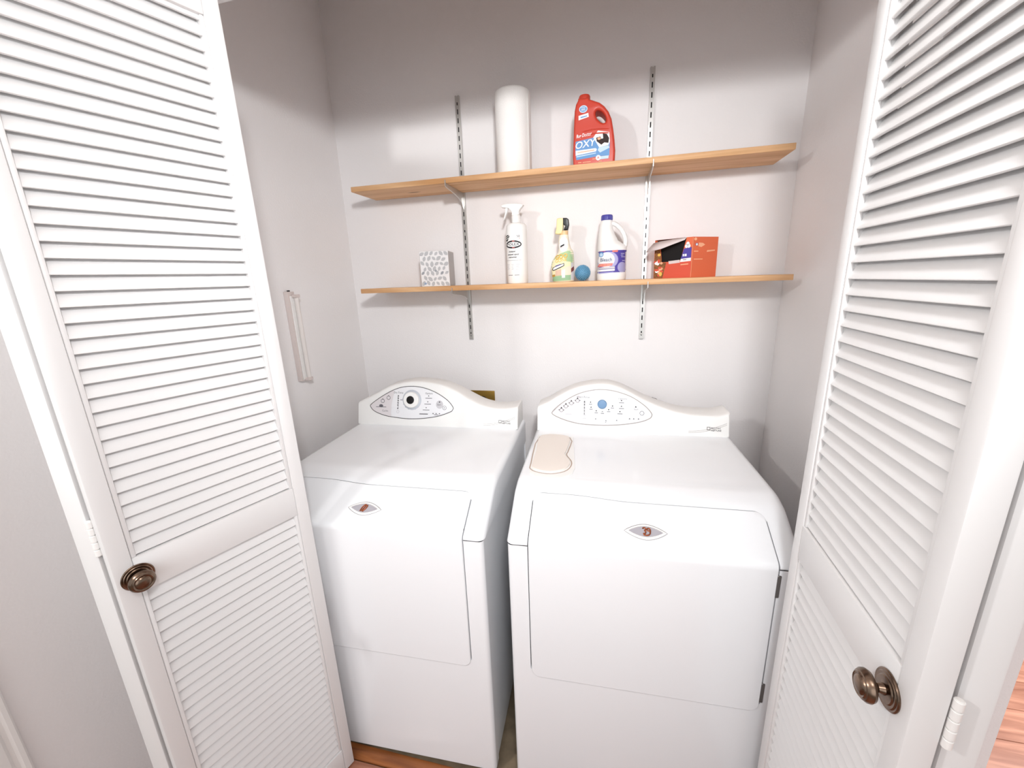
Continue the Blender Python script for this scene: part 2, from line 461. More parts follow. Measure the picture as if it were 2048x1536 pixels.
# ================================================================== WASHER AND DRYER
HW, ZT, ZS, ZC = 0.343, 0.9283, 0.829, 0.838
def arc(c, r, a0, a1, n): return [(c[0] + r * math.cos(math.radians(a0 + (a1 - a0) * k / n)), c[1] + r * math.sin(math.radians(a0 + (a1 - a0) * k / n))) for k in range(n + 1)]
def fillet(pts, rads, n=6):
    out = [Vector(pts[0])]
    for i in range(1, len(pts) - 1):
        a, b, c = Vector(pts[i - 1]), Vector(pts[i]), Vector(pts[i + 1]); r = rads[i]
        u, v = (a - b).normalized(), (c - b).normalized(); ang = u.angle(v)
        t = r / math.tan(ang / 2); p0, p1 = b + u * t, b + v * t
        for k in range(n + 1):
            s = k / n; out.append((1 - s) ** 2 * p0 + 2 * s * (1 - s) * b + s * s * p1)
    out.append(Vector(pts[-1])); return out
PROF = fillet([(0, 0.022), (0, ZC), (0.128, 0.9155), (0.175, ZT), (0.68, ZT)], [0, 0.016, 0.05, 0.12, 0], 8)
CUM = [0.0]
for a, b in zip(PROF, PROF[1:]): CUM.append(CUM[-1] + (b - a).length)
def at(s):
    s = max(0, min(CUM[-1] - 1e-9, s))
    for i in range(len(CUM) - 1):
        if s <= CUM[i + 1]:
            t = (s - CUM[i]) / max(1e-9, CUM[i + 1] - CUM[i]); return PROF[i].lerp(PROF[i + 1], t)
def nrm(s):
    t = (at(s + 0.002) - at(max(0, s - 0.002))); t.normalize(); return Vector((-t.y, t.x))
def s_of_z(z):
    lo, hi = 0, CUM[-1]
    for _ in range(50):
        m = (lo + hi) / 2
        if at(m).y < z: lo = m
        else: hi = m
    return lo
def s_of_d(d):
    lo, hi = s_of_z(ZC), CUM[-1]
    for _ in range(50):
        m = (lo + hi) / 2
        if at(m).x < d: lo = m
        else: hi = m
    return lo
def sp(u, s, off=0.0):
    p, n = at(s), nrm(s); q = p + n * off
    return Vector((u, q.x, q.y))
DU, DB, RC, PROUD = 0.283, 0.4185, 0.022, 0.0032
def door_top(u):
    t = max(0, min(1, (u + 0.19) / 0.17)); t = t * t * (3 - 2 * t)
    return s_of_d(0.119 - 0.009 * t)
def door_cols(ext=0.0):
    us = []; n = 8
    for k in range(n + 1): us.append(-DU + RC * (1 - math.cos(PI / 2 * k / n)))
    us += [-DU + RC + (2 * DU - 2 * RC) * k / 24 for k in range(1, 24)]
    us += [DU - RC * (1 - math.cos(PI / 2 * (n - k) / n)) for k in range(n + 1)]
    return us
def corner(u):
    d = DU - abs(u)
    return 0.0 if d >= RC else RC - math.sqrt(max(0, RC * RC - (RC - d) ** 2))
US = door_cols(); NS = 26
S_SEAM = s_of_z(ZS); S_B = s_of_z(DB)
def s_rows(lo, hi):
    c = s_of_z(ZC); out = []
    for k in range(9): out.append(lo + (c - 0.03 - lo) * k / 8)
    for k in range(1, 11): out.append(c - 0.03 + 0.06 * k / 10)
    for k in range(1, 8): out.append(c + 0.03 + (hi - c - 0.03) * k / 7)
    return out
def orient(bm):
    # open sheet-metal shells: turn every panel outwards
    bm.normal_update()
    for f in bm.faces:
        c = f.calc_center_median(); n = f.normal
        if abs(n.y) > 0.9: out = -1 if c.y < 0.3 else 1; bad = n.y * out < 0
        elif abs(n.x) > 0.5: bad = n.x * c.x < 0
        else: bad = n.dot(c - Vector((c.x * 0.9, 0.4, 0.6))) < 0
        if bad: f.normal_flip()
def make_machine(root, kind):
    g = 0.0045
    # ---- door: outer skin following the folded front, returned edge
    bm = bmesh.new(); cols = []
    for u in US:
        c = corner(u); rows = s_rows(S_B + c, door_top(u) - c)
        cols.append([bm.verts.new(sp(u, s, PROUD)) for s in rows])
    for a, b in zip(cols, cols[1:]):
        for i in range(len(a) - 1): bm.faces.new([a[i], b[i], b[i + 1], a[i + 1]])
    bmesh.ops.recalc_face_normals(bm, faces=bm.faces)
    if sum(f.normal.y for f in bm.faces) > 0: bmesh.ops.reverse_faces(bm, faces=bm.faces)
    be = [e for e in bm.edges if e.is_boundary]
    ex = bmesh.ops.extrude_edge_only(bm, edges=be)
    nv = [v for v in ex['geom'] if isinstance(v, bmesh.types.BMVert)]
    cen = Vector((0, 0.0, 0.68))
    for v in nv:
        out = v.co - cen; out.y = 0; out.normalize()
        v.co += Vector((out.x * 0.0022, 0.0022, out.z * 0.0022 if v.co.z < 0.7 else 0.0))
    be = [e for e in bm.edges if e.is_boundary]
    ex = bmesh.ops.extrude_edge_only(bm, edges=be)
    for v in ex['geom']:
        if isinstance(v, bmesh.types.BMVert): v.co += Vector((0, 0.016, -0.010 if v.co.z > 0.85 else 0))
    bmesh.ops.recalc_face_normals(bm, faces=bm.faces)
    door = from_bm('door', bm, APPL, root, True, 28)
    # ---- steel cabinet: front panel with the door opening, sides, base
    bm = bmesh.new()
    def quad_strip(u0, u1, s0, s1, n, off=0.0):
        a = [bm.verts.new(sp(u0, s0 + (s1 - s0) * k / n, off)) for k in range(n + 1)]; b = [bm.verts.new(sp(u1, s0 + (s1 - s0) * k / n, off)) for k in range(n + 1)]
        for k in range(n): bm.faces.new([a[k], b[k], b[k + 1], a[k + 1]])
    R = 0.012; side = HW - 0.003; us = DU + g
    quad_strip(-side + R, -us, 0, S_SEAM - 0.0012, 4); quad_strip(us, side - R, 0, S_SEAM - 0.0012, 4)
    lowc = [(-us, S_B + RC)] + [(u, S_B + corner(u) - g) for u in US] + [(us, S_B + RC)]
    a = [bm.verts.new(sp(u, 0)) for u, s in lowc]; b = [bm.verts.new(sp(u, s)) for u, s in lowc]
    for k in range(len(a) - 1): bm.faces.new([a[k], a[k + 1], b[k + 1], b[k]])
    hole = [v.co.copy() for v in b]
    hb = [bm.verts.new(c) for c in hole]; hi = [bm.verts.new(c + Vector((0, 0.03, 0))) for c in hole]
    for k in range(len(hb) - 1): bm.faces.new([hb[k], hb[k + 1], hi[k + 1], hi[k]])
    for sg in (-1, 1):
        p = [Vector((sg * us, 0, DB + RC)), Vector((sg * us, 0, ZS - 0.0012)), Vector((sg * us, 0.03, ZS - 0.0012)), Vector((sg * us, 0.03, DB + RC))]
        bm.faces.new([bm.verts.new(c) for c in p])
        prof = [(sg * (side - R + R * math.sin(PI / 2 * k / 5)), R - R * math.cos(PI / 2 * k / 5)) for k in range(6)] + [(sg * side, 0.035), (sg * (side - 0.003), 0.0375), (sg * (side - 0.003), 0.68)]
        lo = [bm.verts.new((x, y, 0.022)) for x, y in prof]; hi2 = [bm.verts.new((x, y, ZS - 0.0012)) for x, y in prof]
        for k in range(len(prof) - 1): bm.faces.new([lo[k], lo[k + 1], hi2[k + 1], hi2[k]])
    bm.faces.new([bm.verts.new(c) for c in ((-side, 0.68, 0.022), (side, 0.68, 0.022), (side, 0.68, ZT - 0.01), (-side, 0.68, ZT - 0.01))])
    bmesh.ops.remove_doubles(bm, verts=bm.verts, dist=1e-5)
    bmesh.ops.recalc_face_normals(bm, faces=bm.faces)
    orient(bm)
    cab = from_bm('cabinet', bm, APPL, root)
    for p in cab.data.polygons: p.use_smooth = abs(p.normal.x) > 0.05 and abs(p.normal.y) > 0.05
    box('base_plinth', DARK, -side + 0.02, side - 0.02, 0.022, 0.66, 0.0105, 0.03, root)
    box('recess_shade', DARK, -us + 0.001, us - 0.001, 0.024, 0.03, DB + 0.01, ZS - 0.006, root)  # dark sheet stands in for the shade behind the door gap
    # ---- top cover: rounded lid wrapping over the slope
    bm = bmesh.new(); Rr = 0.02
    smax = CUM[-1]; s_rows2 = [S_SEAM + 0.0006]
    ctop = s_of_z(ZC)
    s_rows2 += [ctop - 0.006, ctop, ctop + 0.008] + [ctop + 0.02 + k * 0.012 for k in range(18)] + [0.30 + ctop, 0.4 + ctop, smax]
    s_rows2 = sorted(s for s in s_rows2 if s <= smax)
    # side shell
    for sg in (-1, 1):
        prev = None
        for s in s_rows2:
            row = [sp(sg * us, s)]
            for k in range(7):
                an = PI / 2 * k / 6
                row.append(sp(sg * (HW - Rr + Rr * math.sin(an)), s, -Rr * (1 - math.cos(an))))
            low = Vector((sg * HW, max(row[-1].y, 0.003), ZS + 0.0006))
            if row[-1].z < low.z: row[-1].z = low.z
            row.append(low)
            vs = [bm.verts.new(c) for c in row]
            if prev:
                for k in range(len(vs) - 1): bm.faces.new([prev[k], prev[k + 1], vs[k + 1], vs[k]])
            prev = vs
    # middle part above the door
    tops = [(-us, door_top(-DU) - RC)] + [(u, door_top(u) - corner(u) + g) for u in US] + [(us, door_top(DU) - RC)]
    prev = None; edge = []
    sdk = s_of_d(0.22)
    for u, s in tops:
        col = [bm.verts.new(sp(u, s + (sdk - s) * k / 10)) for k in range(11)] + [bm.verts.new(sp(u, smax))]
        edge.append(col[0].co.copy())
        if prev:
            for k in range(len(col) - 1): bm.faces.new([prev[k], col[k], col[k + 1], prev[k + 1]])
        prev = col
    path = [sp(-us, S_SEAM + 0.0006 + (tops[0][1] - S_SEAM) * k / 8) for k in range(8)] + edge + [sp(us, tops[-1][1] - (tops[-1][1] - S_SEAM - 0.0006) * k / 8) for k in range(1, 9)]
    va = [bm.verts.new(c) for c in path]; vb = [bm.verts.new(c + Vector((0, 0.012, -0.014))) for c in path]
    for k in range(len(path) - 1): bm.faces.new([va[k], va[k + 1], vb[k + 1], vb[k]])
    bmesh.ops.remove_doubles(bm, verts=bm.verts, dist=1e-5)
    bmesh.ops.recalc_face_normals(bm, faces=bm.faces)
    orient(bm)
    from_bm('top_cover', bm, APPL, root, True, 30)
    # ---- console
    if kind == 'washer':
        hu = [(-0.335, 0.086), (-0.329, 0.0902), (-0.2938, 0.106), (-0.2546, 0.1303), (-0.1944, 0.1589), (-0.1349, 0.1725), (-0.1013, 0.1748), (-0.072, 0.1735), (-0.0305, 0.1616), (0.0107, 0.1418), (0.0515, 0.1211), (0.1118, 0.0965), (0.171, 0.0796), (0.2291, 0.0727), (0.2861, 0.0722), (0.3123, 0.0767), (0.335, 0.084)]
    else:
        hu = [(-0.335, 0.087), (-0.327, 0.0912), (-0.2641, 0.1203), (-0.1975, 0.1534), (-0.1318, 0.1691), (-0.0854, 0.1742), (-0.0394, 0.1725), (0.0061, 0.1668), (0.0511, 0.1551), (0.0958, 0.1353), (0.14, 0.1116), (0.1838, 0.0905), (0.227, 0.0791), (0.2696, 0.0762), (0.3116, 0.0805), (0.335, 0.0865)]
    crv = smooth_pts(hu, 4, closed=False)
    DC, KT = 0.5502, 0.25
    bm = bmesh.new(); prev = None; first = None
    for i, (u, h) in enumerate(crv):
        e = 0.004 if i in (0, len(crv) - 1) else 0.0
        prof = [(DC + 0.002 + e, 0.0), (DC + KT * 0.006 + e, 0.006), (DC + KT * (h - 0.012) + e, h - 0.012), (DC + KT * (h - 0.005) + 0.0006 + e, h - 0.005), (DC + KT * h + 0.004 + e, h - 0.0012 - e / 2), (DC + KT * h + 0.012, h - e / 2),
                (DC + 0.108, h + 0.001 - e / 2), (DC + 0.117, h - 0.003), (DC + 0.122, h - 0.012), (DC + 0.122, 0.0)]
        vs = [bm.verts.new((u, d, ZT + z)) for d, z in prof]
        if prev:
            for k in range(len(vs) - 1): bm.faces.new([prev[k], vs[k], vs[k + 1], prev[k + 1]])
        else: bm.faces.new(vs)
        prev = vs
    bm.faces.new(prev[::-1]); bmesh.ops.recalc_face_normals(bm, faces=bm.faces)
    con = from_bm('console', bm, PLAST, root, True, 42)
    fmap = lambda u, h, o: (u, DC + KT * h - o * 0.97, ZT + h + o * 0.24)
    if kind == 'washer':
        oval = [(-0.2817, 0.0681), (-0.2633, 0.0889), (-0.231, 0.113), (-0.1946, 0.1339), (-0.1563, 0.1472), (-0.1141, 0.1545), (-0.0722, 0.1533), (-0.0307, 0.1443), (0.0105, 0.1287), (0.0514, 0.102), (0.0745, 0.0782), (0.078, 0.066), (0.0682, 0.0535), (0.0322, 0.0401), (-0.0289, 0.0298), (-0.0911, 0.0256), (-0.1544, 0.0265), (-0.1973, 0.0314), (-0.2408, 0.0427), (-0.2738, 0.0566)]
        line, gx = TAUPE, 0.0028
    else:
        oval = [(-0.2806, 0.0712), (-0.2752, 0.083), (-0.2404, 0.107), (-0.1973, 0.1311), (-0.1546, 0.1481), (-0.1122, 0.1551), (-0.0701, 0.1542), (-0.0284, 0.1454), (0.013, 0.1291), (0.0541, 0.1037), (0.0767, 0.078), (0.0758, 0.0668), (0.0648, 0.0572), (0.014, 0.0398), (-0.0479, 0.0294), (-0.1108, 0.026), (-0.1747, 0.0304), (-0.2179, 0.0369), (-0.2617, 0.0522)]
        line, gx = CHAR, 0.0026
    oval = smooth_pts(oval, 4)
    extrude_outline('control_panel', PANELW, [oval], 0.0012, 0.0005, con, 1, to=lambda c: Vector(fmap(c.x, c.y, c.z + 0.0006)))
    pr = Print(0.0002)
    pr.ring(oval[::-1], gx, line, 10)
    # tinted left end of the panel
    lefts = [p for p in oval if p[0] < -0.18]
    up = [p for p in lefts if p[1] > 0.07]; dn = [p for p in lefts if p[1] <= 0.07]
    up.sort(); dn.sort(key=lambda p: -p[0])
    tint = up + [(-0.172, 0.134), (-0.180, 0.110), (-0.1865, 0.08), (-0.1885, 0.05)] + dn
    pr.poly(tint[::-1], PANELG, 9.5)
    def tri(u, h, m=INK, s=0.0028): pr.poly([(u - s, h - s * 0.6), (u + s, h - s * 0.6), (u, h + s)], m, 11)
    def dash(u, h, w, m=GREYINK, t=0.0011): pr.rect(u - w / 2, u + w / 2, h - t, h + t, m, 11)
    def ringmark(u, h, r, m=GREYINK, w=0.0012):
        pr.ring([(u + r * math.cos(2 * PI * k / 18), h + r * 0.95 * math.sin(2 * PI * k / 18)) for k in range(18)], w, m, 11)
    if kind == 'dryer':
        pr.text('Dry Temp', -0.1555, 0.1285, 0.0098, GREYINK, 11)
        pr.text('Options', -0.025, 0.1275, 0.0095, GREYINK, 11)
        for k, h in enumerate((0.116, 0.107, 0.098, 0.089, 0.080, 0.0665)):
            tri(-0.156 - k * 0.0006, h, INK, 0.0034)
        pr.rect(-0.1585, -0.1565, 0.068, 0.118, GREYINK, 11)
        ringmark(-0.158, 0.054, 0.006, LGREY)
        for u, h in ((-0.1995, 0.1075), (-0.225, 0.0945)): ringmark(u, h, 0.0085, GREYINK, 0.002); tri(u, h + 0.008)
        pr.ell(-0.232, 0.0755, 0.009, 0.006, GREYINK, 11); dash(-0.232, 0.071, 0.045)
        pr.text('Cycles', -0.214, 0.056, 0.010, GREYINK, 11)
        for u, h in ((-0.124, 0.1175), (-0.136, 0.1055)): tri(u, h); dash(u - 0.002, h - 0.005, 0.02)
        for u, h in ((-0.026, 0.118), (-0.030, 0.0955), (-0.0365, 0.0725)): tri(u, h); dash(u, h - 0.009, 0.028)
        pr.text('Start', 0.018, 0.085, 0.0085, GREYINK, 11); pr.ell(0.020, 0.0855, 0.015, 0.016, LGREY, 10); tri(0.020, 0.0955, INK, 0.0035)
        ringmark(0.0405, 0.0735, 0.0085, GREYINK, 0.0014); dash(0.0405, 0.0735, 0.006)
        dash(-0.047, 0.0475, 0.036, GREYINK, 0.0016)
        for u in (-0.007, 0.006, 0.020): tri(u, 0.0505, INK, 0.003)
        dash(0.006, 0.046, 0.018)
        for k in range(7):
            a = math.radians(205 + k * 22); pr.ell(-0.098 + 0.037 * math.cos(a), 0.0985 + 0.0345 * math.sin(a), 0.0032, 0.0022, INK if k < 5 else COPPER, 11, 10)
    else:
        pr.text('Wash/Rinse', -0.166, 0.1255, 0.0098, GREYINK, 11)
        pr.text('Options', -0.025, 0.122, 0.009, GREYINK, 11)
        for u, h in ((-0.1865, 0.112), (-0.209, 0.1025), (-0.229, 0.091), (-0.2455, 0.0765)):
            ringmark(u, h, 0.0072, GREYINK, 0.0012); tri(u, h + 0.009, INK, 0.0034); dash(u - 0.008, h + 0.001, 0.005, INK); dash(u + 0.008, h + 0.001, 0.005, INK)
        dash(-0.219, 0.063, 0.022, LGREY, 0.0014)
        for k, h in enumerate((0.109, 0.099, 0.088, 0.077, 0.066, 0.055)): tri(-0.161, h, INK if k < 5 else LGREY, 0.0034 - k * 0.0002); dash(-0.161, h - 0.005, 0.014, LGREY)
        pr.rect(-0.1617, -0.1603, 0.062, 0.115, GREYINK, 11)
        for u, h in ((-0.139, 0.108), (-0.137, 0.090), (-0.118, 0.078), (-0.096, 0.0765), (-0.074, 0.083), (-0.0605, 0.0965)):
            tri(u, h, INK, 0.0032); dash(u, h - 0.0075, 0.012)
        for u, h in ((-0.029, 0.116), (-0.029, 0.096), (-0.034, 0.077)): tri(u, h, INK, 0.0032); dash(u, h - 0.008, 0.018)
        pr.text('Start', 0.022, 0.086, 0.008, GREYINK, 11); tri(0.021, 0.095, INK, 0.0036)
        ringmark(0.0425, 0.0735, 0.008, GREYINK, 0.0015)
        for u in (0.0, 0.0145, 0.031): tri(u, 0.053, GREYINK, 0.0032)
        for u, h in ((-0.12, 0.049), (-0.083, 0.0435), (-0.045, 0.046)): tri(u, h, GREYINK, 0.0028)
        pr.poly([(-0.088, 0.040), (-0.084, 0.036), (-0.079, 0.041), (-0.084, 0.038)], GREYINK, 11)
    # brand mark at the right end of the console
    pr.build('lettering', fmap, con); pr = Print(0.0002)
    lx = 0.266
    pr.ring([(lx - 0.0055, 0.0225), (lx + 0.0055, 0.0225), (lx + 0.0055, 0.0335), (lx - 0.0055, 0.0335)], 0.0022, CHAR, 2)
    pr.text('MAYTAG', 0.2895, 0.0295, 0.0078, GREYINK, 2, 0.01)
    pr.text('NEPTUNE', 0.2905, 0.0215, 0.0076, CHAR, 2, 0.02)
    pr.build('brand_mark', fmap, con)
    for k in range(2):
        pts = [fmap(0.20 + 0.125 * t, 0.012 + k * 0.005 + 0.03 * t * t, 0.0002) for t in [i / 10 for i in range(11)]]
        tube('sweep_line', TAUPE, pts, 0.0005, con, 5)
    # knob / button
    nv = Vector((0, -0.97, 0.2425)); uu, hh = (-0.0975, 0.1015)
    def on_face(prof, name, m, r3=None):
        bm = bmesh.new(); add_lathe(bm, prof, 'z', 36)
        zx = nv.normalized(); xx = Vector((1, 0, 0)); yx = zx.cross(xx)
        base = Vector(fmap(uu, hh, 0.002))
        for v in bm.verts: v.co = base + xx * v.co.x + yx * v.co.y + zx * v.co.z
        bmesh.ops.recalc_face_normals(bm, faces=bm.faces)
        return from_bm(name, bm, m, con, True, 35)
    if kind == 'dryer':
        on_face([(0.0405, 0), (0.0398, 0.001), (0.038, 0.0015), (0, 0.0016)], 'dial_ring', DIALG)
        on_face([(0.032, 0.0015), (0.0315, 0.012), (0.029, 0.0145), (0.02, 0.0155), (0, 0.0155)], 'dial', WHITE)
        on_face([(0.0162, 0.0150), (0.0158, 0.0172), (0.013, 0.018), (0, 0.018)], 'dial_button', BLACKP)
    else:
        on_face([(0.026, 0), (0.025, 0.001), (0, 0.0012)], 'button_ring', PANELW)
        on_face([(0.0168, 0.001), (0.0165, 0.006), (0.014, 0.0085), (0, 0.0095)], 'cycle_button', BTNBLUE)
    # ---- badge on the door
    bu, bd = ((0.002, 0.0455) if kind == 'washer' else (-0.0155, 0.0470))
    s0 = s_of_d(bd)
    slp = lambda x, z, o: sp(bu + x, s0 + z, PROUD + o)
    def eye(w, h):
        return [(-w + 2 * w * k / 16, h * (1 - (abs(-1 + 2 * k / 16)) ** 1.8)) for k in range(17)] + [(w - 2 * w * k / 16, -h * (1 - (abs(1 - 2 * k / 16)) ** 1.8)) for k in range(1, 16)]
    bw = 0.0495
    extrude_outline('badge', PLAST, [eye(bw, 0.0185)], 0.0025, 0.001, door, 2, to=lambda c: Vector(slp(c.x, c.y, c.z)))
    pb = Print(0.0004)
    pb.poly(eye(bw - 0.009, 0.0132), BADGEG, 7); pb.ring(eye(bw + 0.0012, 0.0194), 0.0016, mat('badge_rim_shade', srgb(150, 146, 146), 0.5), 0.5); pb.ring(eye(bw - 0.0085, 0.0136), 0.0006, TAUPE, 7.2)  # grey outer ring paints the shadow around the badge rim
    pb.build('badge_plate', slp, door)
    # raised copper emblem
    if kind == 'washer':
        paths = [[(-0.008, 0.007), (-0.003, 0.010), (0.001, 0.006), (-0.003, 0.002), (0.0, -0.001), (-0.002, -0.006), (-0.007, -0.006)],
                 [(0.010, -0.007), (0.0115, 0.003), (0.009, 0.0085), (0.005, 0.008), (0.004, 0.003), (0.010, 0.001)], [(-0.006, -0.0095), (0.002, -0.0105), (0.009, -0.008)]]
    else:
        paths = [[(-0.0095, -0.0105), (-0.006, 0.002), (-0.001, 0.009), (0.0025, 0.0105), (0.002, 0.004), (-0.002, -0.004), (-0.003, -0.010)],
                 [(-0.003, -0.010), (0.003, -0.006), (0.0075, 0.002), (0.0085, 0.0085), (0.004, 0.0075)], [(-0.006, -0.0085), (0.001, -0.0105)]]
    bm = bmesh.new()
    for pth in paths:
        pts = smooth_pts([(a * 0.95, b * 0.95) for a, b in pth], 4, closed=False)
        add_tube(bm, [slp(a, b, 0.0042) for a, b in pts], 0.0017, 8)
    bmesh.ops.recalc_face_normals(bm, faces=bm.faces)
    from_bm('emblem', bm, COPPER, door, True)
    for z in (0.785, 0.475):
        h = box('hinge', GREYM, DU - 0.002, DU + 0.010, -0.002, 0.014, z - 0.03, z + 0.03, door, 0.002, 1)
        h['label'] = 'grey metal hinge' 
        if kind == 'dryer': bpy.data.objects.remove(h)
    # ---- bleach / softener dispenser
    if kind == 'washer':
        outer = [(-0.325, 0.4966), (-0.3215, 0.35), (-0.316, 0.235), (-0.309, 0.197), (-0.2905, 0.179), (-0.2503, 0.1705), (-0.209, 0.181), (-0.186, 0.208), (-0.180, 0.245), (-0.187, 0.35), (-0.1955, 0.45), (-0.1977, 0.4935)]
        extrude_outline('dispenser', PLAST, [outer], 0.0016, 0.0012, root, 3, to=lambda c: Vector((c.x, c.y, ZT + 0.0012 + c.z)))
        disp = bpy.context.scene.objects[-1] if False else root.children[-1]
        lid = [(-0.3108, 0.4867), (-0.3105, 0.35), (-0.3099, 0.2514), (-0.3046, 0.2281), (-0.2824, 0.2105), (-0.2475, 0.206), (-0.2148, 0.2241), (-0.1985, 0.2537), (-0.1985, 0.2864), (-0.2164, 0.3348), (-0.2125, 0.3735), (-0.2143, 0.4867)]
        extrude_outline('dispenser_lid', BISQ, [smooth_pts(lid, 3)], 0.003, 0.0015, disp, 3, to=lambda c: Vector((c.x, c.y, ZT + 0.0045 + c.z)))
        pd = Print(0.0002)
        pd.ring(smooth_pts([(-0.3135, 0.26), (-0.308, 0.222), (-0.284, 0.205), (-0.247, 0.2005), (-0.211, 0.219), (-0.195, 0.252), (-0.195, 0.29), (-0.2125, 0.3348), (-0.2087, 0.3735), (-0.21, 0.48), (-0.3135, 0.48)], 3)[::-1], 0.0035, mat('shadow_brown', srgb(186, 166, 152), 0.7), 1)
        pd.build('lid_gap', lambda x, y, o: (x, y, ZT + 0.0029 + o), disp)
    # feet
    for x in (-0.28, 0.28):
        for y in (0.06, 0.6): lathe('foot', BLACKP, [(0, 0), (0.02, 0), (0.02, 0.008), (0.008, 0.011), (0.008, 0.03), (0, 0.03)], root, 'z', 12, (x, y, 0))
dry = thing('clothes_dryer', 'white clothes dryer with grey-outlined panel and black-centred dial, at the left', 'dryer', (-0.6428, -0.9059, 0), 0.0357)
make_machine(dry, 'dryer')
was = thing('washing_machine', 'white washing machine with blue round button and dispenser lid, beside the right door', 'washer', (0.1006, -0.8785, 0), 0.0326)
make_machine(was, 'washer')

# ================================================================== SHELVES
Z1, Z2, ST_ = 1.8616, 1.4680, 0.0190
def shelf(name, label, x0, x1, yf, z, yb=-0.014):
    bm = bmesh.new(); add_box(bm, x0, x1, yf, yb, z - ST_, z, 0.0016, 2)
    c = Vector(((x0 + x1) / 2, (yf + yb) / 2, z))
    for v in bm.verts: v.co -= c
    o = from_bm(name, bm, PINE, None, True); o.location = c
    return tag(o, label, 'shelf', None)
shelf('wooden_shelf', 'upper pine shelf board holding the paper towel roll and red jug', -1.0088, 0.552, -0.198, Z1)
shelf('wooden_shelf', 'lower pine shelf board holding spray bottles, bleach and boxes', -1.0164, 0.590, -0.205, Z2)
def standard(x, label):
    t = thing('shelf_standard', label, 'bracket rail', (x, 0, 0), 0, 'slotted shelf rails on the back wall')
    bm = bmesh.new(); z0, z1, w, d = 1.228, 2.198, 0.0085, 0.012
    add_box(bm, -w, -w + 0.0014, -d, 0, z0, z1); add_box(bm, w - 0.0014, w, -d, 0, z0, z1)
    add_box(bm, -w, -0.0021, -d - 0.0012, -d, z0, z1); add_box(bm, 0.0021, w, -d - 0.0012, -d, z0, z1)
    z = z0; pitch = 0.0318
    while z < z1 - 0.001:
        add_box(bm, -0.0021, 0.0021, -d - 0.0012, -d, z, min(z + 0.0135, z1)); z += pitch
    from_bm('channel', bm, ZINC, t)
    box('slot_shade', DARK, -w + 0.0015, w - 0.0015, -0.004, -0.001, z0 + 0.002, z1 - 0.002, t)  # added dark sheet, gives the slots their inner shade
    for zz in (z0 + 0.02, 1.70, z1 - 0.02): lathe('screw', ZINC, [(0, -d - 0.003), (0.003, -d - 0.0026), (0.0042, -d - 0.0012), (0, -d - 0.001)], t, 'y', 12, (0, 0, zz))
XU = (-0.607, 0.133)
standard(XU[0], 'slotted metal shelf rail on the back wall, the left one')
standard(XU[1], 'slotted metal shelf rail on the back wall, the right one')
def bracket(x, z, yf, label):
    zt = z - ST_
    t = thing('shelf_bracket', label, 'bracket', (x, 0, zt), 0, 'steel brackets under the shelves')
    L = -yf + 0.004
    prof = [(-0.013, 0.001), (-L, 0.001), (-L, -0.010), (-L + 0.01, -0.013), (-0.11, -0.020), (-0.06, -0.029), (-0.035, -0.040), (-0.022, -0.056), (-0.013, -0.066)]
    bm = bmesh.new()
    a = [bm.verts.new((-0.0016, y, q - 0.0012)) for y, q in prof]; b = [bm.verts.new((0.0016, y, q - 0.0012)) for y, q in prof]
    n = len(prof)
    for i in range(n): bm.faces.new([a[i], a[(i + 1) % n], b[(i + 1) % n], b[i]])
    bm.faces.new(a[::-1]); bm.faces.new(b)
    bmesh.ops.recalc_face_normals(bm, faces=bm.faces)
    from_bm('web', bm, ZINC, t)
    box('front_lip', ZINC, -0.0016, 0.0016, yf - 0.0065, yf - 0.0012, -0.011, 0.011, t, 0.0008, 1)
    box('hook', ZINC, -0.0018, 0.0018, -0.0135, -0.006, -0.060, -0.004, t)
bracket(XU[0], Z1, -0.198, 'steel bracket under the upper shelf on the left rail')
bracket(XU[1], Z1, -0.198, 'steel bracket under the upper shelf on the right rail')
bracket(XU[0], Z2, -0.205, 'steel bracket under the lower shelf on the left rail')
bracket(XU[1], Z2, -0.205, 'steel bracket under the lower shelf on the right rail')

# ================================================================== THINGS ON THE SHELVES
# --- paper towel roll
t = thing('paper_towel_roll', 'white paper towel roll standing on the upper shelf', 'paper towels', (-0.360, -0.108, Z1))
H = 0.283; R0 = 0.0655
bm = bmesh.new(); add_lathe(bm, [(0.021, 0.001), (R0 - 0.003, 0.0), (R0, 0.004), (R0, H - 0.010), (R0 - 0.004, H - 0.003), (R0 - 0.012, H), (0.03, H - 0.002), (0.021, H - 0.004), (0.021, 0.001)], 'z', 64)
bmesh.ops.recalc_face_normals(bm, faces=bm.faces); from_bm('roll', bm, PAPER, t, True, 45)
lathe('core', CARD, [(0.0205, 0.002), (0.0205, H - 0.002), (0.019, H - 0.002), (0.019, 0.002)], t, seg=32)
bm = bmesh.new()
add_box(bm, R0 * 0.96, R0 * 0.96 + 0.0008, -0.03, 0.012, 0.006, H - 0.012)
from_bm('loose_sheet_edge', bm, PAPER, t)

